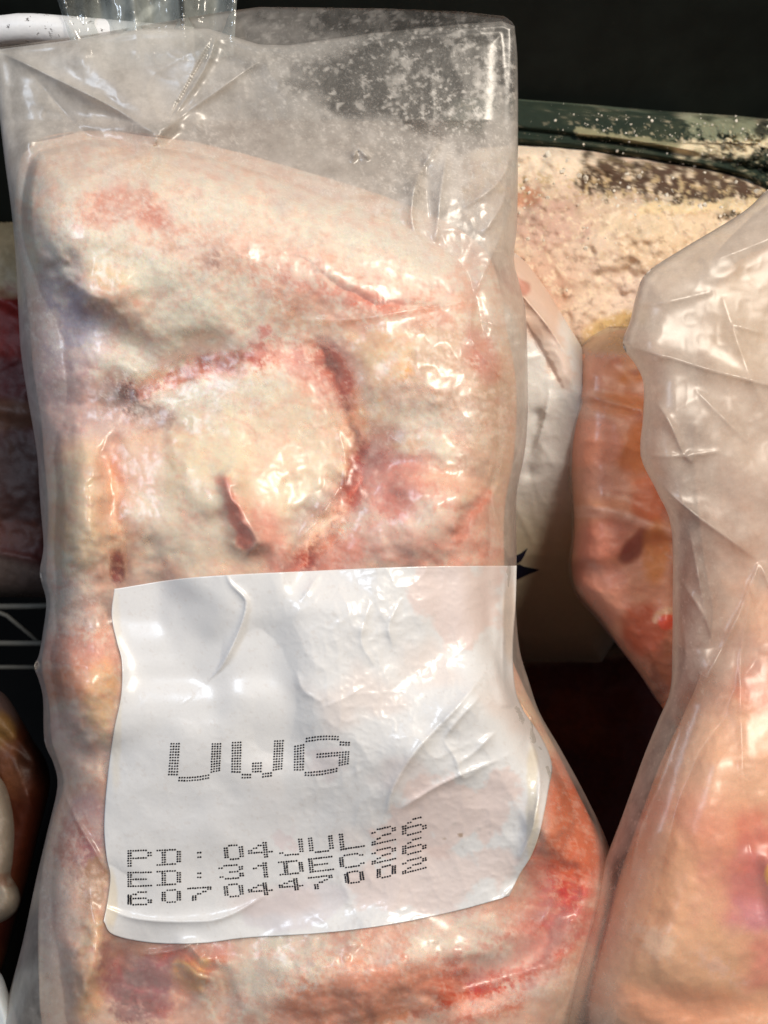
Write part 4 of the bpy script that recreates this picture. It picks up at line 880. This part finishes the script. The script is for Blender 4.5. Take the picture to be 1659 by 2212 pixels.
for star in ([(1100, 1206), (1124, 1196), (1140, 1184), (1133, 1200), (1126, 1212), (1100, 1228)], [(1100, 1226), (1122, 1219), (1132, 1224), (1166, 1231), (1136, 1243), (1118, 1252), (1100, 1246)]):
    sx = np.array([np.mean([p[0] for p in star])] + [p[0] for p in star]); sy = np.array([np.mean([p[1] for p in star])] + [p[1] for p in star])
    sz = wb.front(sx, sy) + .0009
    ns = len(star)
    new_mesh('printed_mark', place(sx, sy, sz), None, M_BLUEINK, wbag, wbase, False, None, [(0, 1 + (k + 1) % ns, 1 + k) for k in range(ns)])

# bag of meat at the bottom of the gap, colour darkened for the deep shade
gp = Lump(left=[(1385, 1060), (1420, 1000), (1700, 980), (2000, 1000), (2150, 1080)], right=[(1385, 1420), (1420, 1540), (1700, 1600), (2000, 1580), (2150, 1500)], w=120, zc=-.235, T=.03, back=.02, step=6)
gp.bump = [('s', [(1080, 1420), (1200, 1405), (1340, 1390)], 14, .004), ('b', 1200, 1560, 90, 80, 0, .006), ('b', 1320, 1640, 80, 90, 0, .006)]
gp.rough = lambda X, Y: .003 * fbm(X, Y, 80, 51, 3)
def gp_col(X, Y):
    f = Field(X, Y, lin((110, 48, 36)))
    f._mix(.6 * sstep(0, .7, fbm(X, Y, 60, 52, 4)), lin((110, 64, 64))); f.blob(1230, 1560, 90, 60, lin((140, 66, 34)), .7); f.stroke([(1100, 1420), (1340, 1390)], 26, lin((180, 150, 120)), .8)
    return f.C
gbase = place(np.array([1260.]), np.array([2100.]), np.array([-.18]))[0]
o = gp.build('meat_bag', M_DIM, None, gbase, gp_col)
tag(o, 'reddish bag of meat, darkened in colour for the depth, lying deep in the shadow between the two large bags', 'bag')

# ================================================================== frost covered pack and bin rim at the upper right
fp = Lump(left=[(300, 1060), (320, 1010), (420, 960), (600, 960), (740, 1000), (800, 1080)], right=[(300, 1180), (316, 1330), (336, 1430), (356, 1540), (390, 1680), (440, 1780), (600, 1800), (740, 1760), (800, 1640)], w=[(300, 60), (800, 90)], zc=-.122, T=[(300, .02), (500, .034), (800, .036)], back=.03, step=2.6)
fp.bump = [('b', 1180, 440, 100, 90, 0, .005), ('s', [(1290, 395), (1450, 400), (1640, 420)], 34, -.006), ('b', 1420, 520, 160, 70, 0, .004), ('s', [(1290, 690), (1330, 640), (1350, 600)], 30, -.004), ('s', [(1130, 330), (1260, 335), (1300, 350)], 22, .004), ('s', [(1400, 445), (1520, 450), (1620, 440)], 16, .003)]
fp.rough = lambda X, Y: .0030 * fbm(X, Y, 70, 61, 3, .45) + .0016 * np.clip(fbm(X, Y, 30, 66, 2), -.5, 1) + .0004 * np.clip(fbm(X, Y, 15, 62, 3, .6), -.3, 1) * sstep(620, 400, Y) * sstep(-.4, .5, fbm(X, Y, 80, 64, 2)) + .0002 * fbm(X, Y, 9, 63, 2)
def fp_col(X, Y):
    f = Field(X, Y, lin((214, 196, 178))); b = f.blob
    f._mix(.6 * sstep(-.1, .7, fbm(X, Y, 50, 70, 4)), lin((216, 200, 176))); f._mix(.5 * sstep(0, .8, fbm(X, Y, 34, 71, 4)), lin((190, 164, 150)))
    b(1140, 425, 36, 24, lin((196, 144, 116)), .85, grain=.3); b(1480, 520, 170, 80, lin((206, 184, 142)), .6, grain=.3)
    b(1170, 340, 160, 44, lin((236, 226, 206)), .95, 5, grain=.5, soft=.7); b(1260, 600, 150, 100, lin((222, 208, 190)), .6, 0, soft=1, grain=.2); b(1500, 480, 200, 60, lin((226, 212, 184)), .7, 0, soft=1, grain=.4); b(1180, 490, 80, 50, lin((206, 176, 166)), .6, grain=.3); b(1330, 720, 70, 40, lin((206, 178, 118)), .85, -20); b(1180, 620, 70, 90, lin((214, 180, 160)), .6, 50); b(1230, 560, 60, 30, lin((224, 206, 188)), .6, 40, grain=.3)
    s = f.stroke
    s([(1290, 380), (1360, 385), (1480, 395), (1659, 425)], 44, lin((66, 62, 50)), .97, soft=.5, grain=.3, gs=16)
    f.grain(lin((196, 178, 140)), .9, 11, .22, .6, 72, np.exp(-((Y - 400) / 46) ** 2)); s([(1390, 450), (1520, 448), (1650, 440)], 12, lin((228, 212, 172)), .9, grain=.6)
    f.grain(lin((236, 224, 200)), .7, 11, .2, .6, 73); f.grain(lin((130, 108, 92)), .4, 15, .5, .8, 74)
    return deveil(f.C, 1.0, .9, .0) * np.array([1, 1.045, .98])
fbase = place(np.array([1400.]), np.array([790.]), np.array([-.13]))[0]
o = fp.build('frosted_pack', M_FROST, None, fbase, fp_col)
tag(o, 'frost crusted pale pack of meat lying against the dark green bin edge', 'pack')

rim_l = Lump(left=[(205, 1060), (212, 980), (300, 960), (312, 1120), (332, 1300), (352, 1450), (385, 1600), (450, 1700)], right=[(205, 1080), (212, 1140), (226, 1290), (240, 1440), (262, 1700), (300, 1740), (450, 1760)], w=24, zc=-.112, T=.012, back=.02, step=2)
rim_l.bump = [('s', [(1110, 285), (1250, 300), (1400, 322), (1540, 350), (1659, 372)], 9, -.005), ('s', [(1250, 290), (1330, 297), (1500, 325)], 8, .003), ('b', 1600, 290, 70, 24, 0, .004)]
rim_l.rough = lambda X, Y: .0003 * fbm(X, Y, 40, 81, 3) + .003 * np.clip(fbm(X, Y, 12, 82, 4, .6), -.1, 1) * sstep(1420, 1620, X)
def rim_col(X, Y):
    f = Field(X, Y, np.array([.016, .026, .018])); s = f.stroke
    f._mix(.6 * sstep(0, .7, fbm(X, Y, 50, 83, 3)), np.array([.035, .045, .028]))
    fr = lin((220, 206, 176))
    s([(1250, 283), (1300, 290), (1345, 298), (1500, 322), (1560, 330)], 7, lin((150, 146, 116)), .8, grain=.6); s([(1480, 320), (1580, 322), (1659, 300), (1720, 290)], 17, fr, .95, grain=.6); s([(1480, 250), (1540, 240), (1659, 236)], 9, lin((150, 150, 130)), .8, grain=.7); f.blob(1600, 280, 120, 26, lin((140, 144, 120)), .7, grain=.7); f.blob(1650, 275, 18, 22, np.array([.012, .012, .010]), .9, grain=.3)
    s([(1120, 215), (1250, 225), (1400, 243)], 2.5, lin((80, 90, 76)), .6)
    f.grain(fr, .55, 9, .62, .8, 84, np.clip((X - 1050) / 500, .25, 1)); f.grain(lin((120, 120, 96)), .6, 14, .3, .7, 85, np.clip((X - 1350) / 250, 0, 1))
    f.grain(lin((130, 124, 100)), .7, 10, .25, .6, 86, sstep(318, 352, Y - (X - 1120) * .12))
    return f.C
rb = place(np.array([1400.]), np.array([340.]), np.array([-.12]))[0]
o = rim_l.build('bin_rim', M_FROST, None, rb, rim_col)
tag(o, 'dark green plastic bin edge dusted with snowy frost at the upper right', 'bin')

# loose crumbs of frost
def crumbs():
    rng = np.random.RandomState(11); V = []; F = []
    def add(px, py, z, r):
        c = place(np.array([px]), np.array([py]), np.array([z]))[0]
        phi = (1 + 5 ** .5) / 2
        ico = np.array([(-1, phi, 0), (1, phi, 0), (-1, -phi, 0), (1, -phi, 0), (0, -1, phi), (0, 1, phi), (0, -1, -phi), (0, 1, -phi), (phi, 0, -1), (phi, 0, 1), (-phi, 0, -1), (-phi, 0, 1)]) / 1.9
        f = [(0, 11, 5), (0, 5, 1), (0, 1, 7), (0, 7, 10), (0, 10, 11), (1, 5, 9), (5, 11, 4), (11, 10, 2), (10, 7, 6), (7, 1, 8), (3, 9, 4), (3, 4, 2), (3, 2, 6), (3, 6, 8), (3, 8, 9), (4, 9, 5), (2, 4, 11), (6, 2, 10), (8, 6, 7), (9, 8, 1)]
        b0 = len(V); V.extend(c + ico * r * rng.uniform(.6, 1.3, (12, 1))); F.extend([(a + b0, b_ + b0, c_ + b0) for a, b_, c_ in f])
    for _ in range(260):
        px = rng.uniform(1090, 1680); py = rng.normal(400, 90)
        if not 300 < py < 720 or not fp.inside(np.array([px]), np.array([py]))[0]: continue
        z = fp.front(np.array([px]), np.array([py]))[0]
        add(px, py, z, (.00018 + .0016 * rng.rand() ** 4) * (1.2 if py < 460 else .7))
    for _ in range(420):
        px = 1120 + 560 * rng.rand() ** .6; py = rng.uniform(215, 360)
        if not rim_l.inside(np.array([px]), np.array([py]))[0]: continue
        z = rim_l.front(np.array([px]), np.array([py]))[0]
        add(px, py, z, .00012 + .0009 * rng.rand() ** 5)
    mat = plain_mat('frost_grains', (.72, .67, .58), .6, .4, .15, 300)
    o = new_mesh('frost_crumbs', np.array(V), None, mat, None, place(np.array([1380.]), np.array([450.]), np.array([-.08]))[0], False, None, F)
    struct(o, 'stuff')
crumbs()

# ================================================================== upper left: white rail and clear folds
def tube(name, pts, r, mat, parent=None, base=None, n=14, rfn=None):
    P = np.array([place(np.array([float(a)]), np.array([float(b_)]), np.array([c]))[0] for a, b_, c in pts])
    V = []; F = []
    for i, p in enumerate(P):
        t = P[min(i + 1, len(P) - 1)] - P[max(i - 1, 0)]; t /= np.linalg.norm(t)
        a = np.cross(t, [0.3, .2, 1.0]); a /= np.linalg.norm(a); b_ = np.cross(t, a)
        rr = r * (rfn(i / (len(P) - 1)) if rfn else 1)
        for k in range(n):
            an = 2 * math.pi * k / n
            V.append(p + rr * (a * math.cos(an) + b_ * math.sin(an)))
    for i in range(len(P) - 1):
        for k in range(n):
            F.append((i * n + k, i * n + (k + 1) % n, (i + 1) * n + (k + 1) % n, (i + 1) * n + k))
    T3 = [(0, k + 1, k) for k in range(1, n - 1)] + [((len(P) - 1) * n, (len(P) - 1) * n + k, (len(P) - 1) * n + k + 1) for k in range(1, n - 1)]
    return new_mesh(name, np.array(V), F, mat, parent, P[0] if base is None else base, True, None, T3)
M_RAIL = plain_mat('white_coating', (.72, .73, .75), .45, .4, .06, 200, .25, (.12, .11, .11), (.60, .66), 300)
rp = [(x, y, z) for x, y, z in smooth_path([(-150, 110, -.034), (-60, 84, -.030), (10, 68, -.028), (80, 62, -.027), (160, 66, -.027), (260, 76, -.030), (420, 90, -.036)], 6)] if False else \
     [(-150, 112, -.034), (-100, 98, -.032), (-60, 86, -.030), (-25, 74, -.029), (10, 66, -.028), (45, 62, -.027), (80, 62, -.027), (120, 65, -.027), (160, 68, -.027), (220, 73, -.029), (300, 80, -.032), (420, 90, -.036)]
o = tube('freezer_rail', rp, .0056, M_RAIL)
tag(o, 'thick white coated rail with dark scuffs at the upper left corner', 'rail')

def clear_folds():
    nx, ny = 150, 60
    u = np.linspace(0, 1, nx)[None, :]; v = np.linspace(0, 1, ny)[:, None]
    bot_x = 175 + u * 330; bot_y = 160 - 40 * u; top_x = 105 + u * 410; top_y = -60 + 0 * u
    X = top_x * (1 - v) + bot_x * v; Y = top_y * (1 - v) + bot_y * v
    ph = u * 9.5
    Z = -.020 + .006 * np.sin(ph * 2.1 + .4 * v) * (1 - .55 * v) + .003 * np.sin(ph * 4.9 + 2 * v) * (1 - v) + .0008 * fbm(X, Y, 40, 91, 3) - .003 * v
    idx = np.arange(nx * ny).reshape(ny, nx)
    F = np.stack([idx[:-1, :-1], idx[1:, :-1], idx[1:, 1:], idx[:-1, 1:]], -1).reshape(-1, 4)
    f = Field(X.ravel(), Y.ravel(), .28); f.blob(310, 30, 120, 70, .42, .9, soft=1); f.blob(450, 50, 60, 80, .36, .9); f.blob(150, 60, 50, 90, .12, .9)
    f.stroke([(240, 110), (280, 60), (340, 10)], 9, .7, .8); f.stroke([(392, -20), (394, 70)], 5, .05, .8); f.stroke([(118, -30), (120, 10), (160, 90)], 5, .55, .7)
    o = new_mesh('clear_bag', place(X.ravel(), Y.ravel(), Z.ravel()), F, M_CLEAR, None, place(np.array([320.]), np.array([140.]), np.array([-.02]))[0], True, {'haze': f.C, 'frost': np.full(f.C.size, .04)})
    tag(o, 'clear pleated plastic bag neck standing behind the top of the labelled bag', 'bag')
clear_folds()

# ================================================================== left edge
ra = Lump(left=[(480, -160), (560, -240), (900, -260), (1260, -220), (1290, -180)], right=[(480, 40), (560, 110), (900, 150), (1260, 150), (1290, 90)], w=90, zc=-.16, T=.03, back=.03, step=5)
ra.bump = [('s', [(-20, 630), (60, 680)], 14, .003), ('s', [(-20, 880), (100, 900)], 18, .003), ('c', [(-20, 1190), (100, 1215)], 14, .003)]
ra.rough = lambda X, Y: .0015 * fbm(X, Y, 60, 95, 3) + .0008 * (ridged(X, Y, 40, 96, 2) - .4)
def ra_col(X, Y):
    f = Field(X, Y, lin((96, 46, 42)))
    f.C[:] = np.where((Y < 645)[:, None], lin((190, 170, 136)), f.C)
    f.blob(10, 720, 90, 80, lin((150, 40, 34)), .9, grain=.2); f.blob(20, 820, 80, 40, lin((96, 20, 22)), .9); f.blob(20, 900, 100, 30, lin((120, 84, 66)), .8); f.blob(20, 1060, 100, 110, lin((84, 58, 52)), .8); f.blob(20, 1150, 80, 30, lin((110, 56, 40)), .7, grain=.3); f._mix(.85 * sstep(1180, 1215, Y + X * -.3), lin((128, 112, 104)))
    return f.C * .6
b0 = place(np.array([0.]), np.array([1300.]), np.array([-.12]))[0]
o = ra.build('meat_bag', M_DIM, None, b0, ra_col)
tag(o, 'bag of dark red meat against the upper left side of the labelled bag', 'bag')

bw = thing('wire_basket', 'white coated wire basket glimpsed at the left edge below the dark red meat', 'basket', place(np.array([0.]), np.array([1450.]), np.array([-.10]))[0])
M_WIRE = plain_mat('basket_wire', (.12, .115, .10), .6, .2)
for pts, r in (([(-200, 1312, -.156), (60, 1310, -.156), (140, 1308, -.158)], .0017), ([(-200, 1388, -.150), (60, 1390, -.150), (140, 1390, -.152)], .0016), ([(-200, 1440, -.17), (140, 1442, -.17)], .0013), ([(-60, 1300, -.154), (15, 1330, -.154), (90, 1392, -.154)], .0012)):
    tube('wire', pts, r, M_WIRE, bw, np.array(bw.location), 10)

br = Lump(left=[(1480, -200), (1560, -240), (1900, -260), (2100, -240), (2180, -200)], right=[(1480, -40), (1500, 10), (1560, 50), (1600, 72), (1640, 98), (1680, 108), (1720, 104), (1800, 84), (1900, 60), (2000, 30), (2100, 0), (2180, -60)], w=50, zc=-.105, T=.03, back=.03, step=5)
br.bump = [('c', [(20, 1620), (60, 1720), (90, 1800)], 14, .003), ('s', [(0, 1590), (60, 1640)], 14, -.003)]
br.rough = lambda X, Y: .0013 * (ridged(X, Y, 60, 97, 3) - .4)
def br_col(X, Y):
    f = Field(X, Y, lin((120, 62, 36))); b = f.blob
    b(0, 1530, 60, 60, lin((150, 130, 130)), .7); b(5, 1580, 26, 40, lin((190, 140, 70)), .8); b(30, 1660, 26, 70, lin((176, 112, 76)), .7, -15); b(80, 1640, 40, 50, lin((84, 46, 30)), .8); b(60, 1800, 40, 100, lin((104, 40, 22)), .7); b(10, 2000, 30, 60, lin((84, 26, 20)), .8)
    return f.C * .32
b0 = place(np.array([0.]), np.array([2150.]), np.array([-.1]))[0]
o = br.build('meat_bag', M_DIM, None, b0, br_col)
tag(o, 'bag of brown orange meat at the lower left below the wire basket', 'bag')
pc = Lump(left=[(1655, -120), (1700, -160), (1950, -160), (2010, -120)], right=[(1655, -20), (1690, 12), (1740, 28), (1800, 34), (1860, 30), (1890, 26), (1915, 38), (1945, 44), (1975, 30), (2000, -10), (2010, -60)], w=36, zc=-.085, T=.025, back=.02, step=4)
pc.rough = lambda X, Y: .0009 * fbm(X, Y, 30, 98, 4)
o = pc.build('chicken_piece', M_FLESH, None, place(np.array([0.]), np.array([2000.]), np.array([-.07]))[0], lambda X, Y: Field(X, Y, lin((178, 164, 148))).blob(10, 1900, 40, 16, lin((150, 110, 90)), .7).grain(lin((200, 186, 170)), .6, 16, .1, .6, 99).C * .6)
tag(o, 'pale grey chicken piece at the left edge in front of the brown meat', 'chicken')
bf = Lump(left=[(2090, -40), (2120, -80), (2300, -120), (2360, -80)], right=[(2090, -10), (2110, 6), (2150, 20), (2212, 40), (2300, 60), (2360, 30)], w=30, zc=-.05, T=.02, back=.02, step=4)
o = bf.build('plastic_bag', M_WHITE, None, place(np.array([0.]), np.array([2350.]), np.array([-.06]))[0], lambda X, Y: Field(X, Y, np.array([.60, .66, .70])).C)
tag(o, 'bluish white plastic bag corner poking in at the bottom left corner', 'bag', 'clear plastic bags of frozen chicken')
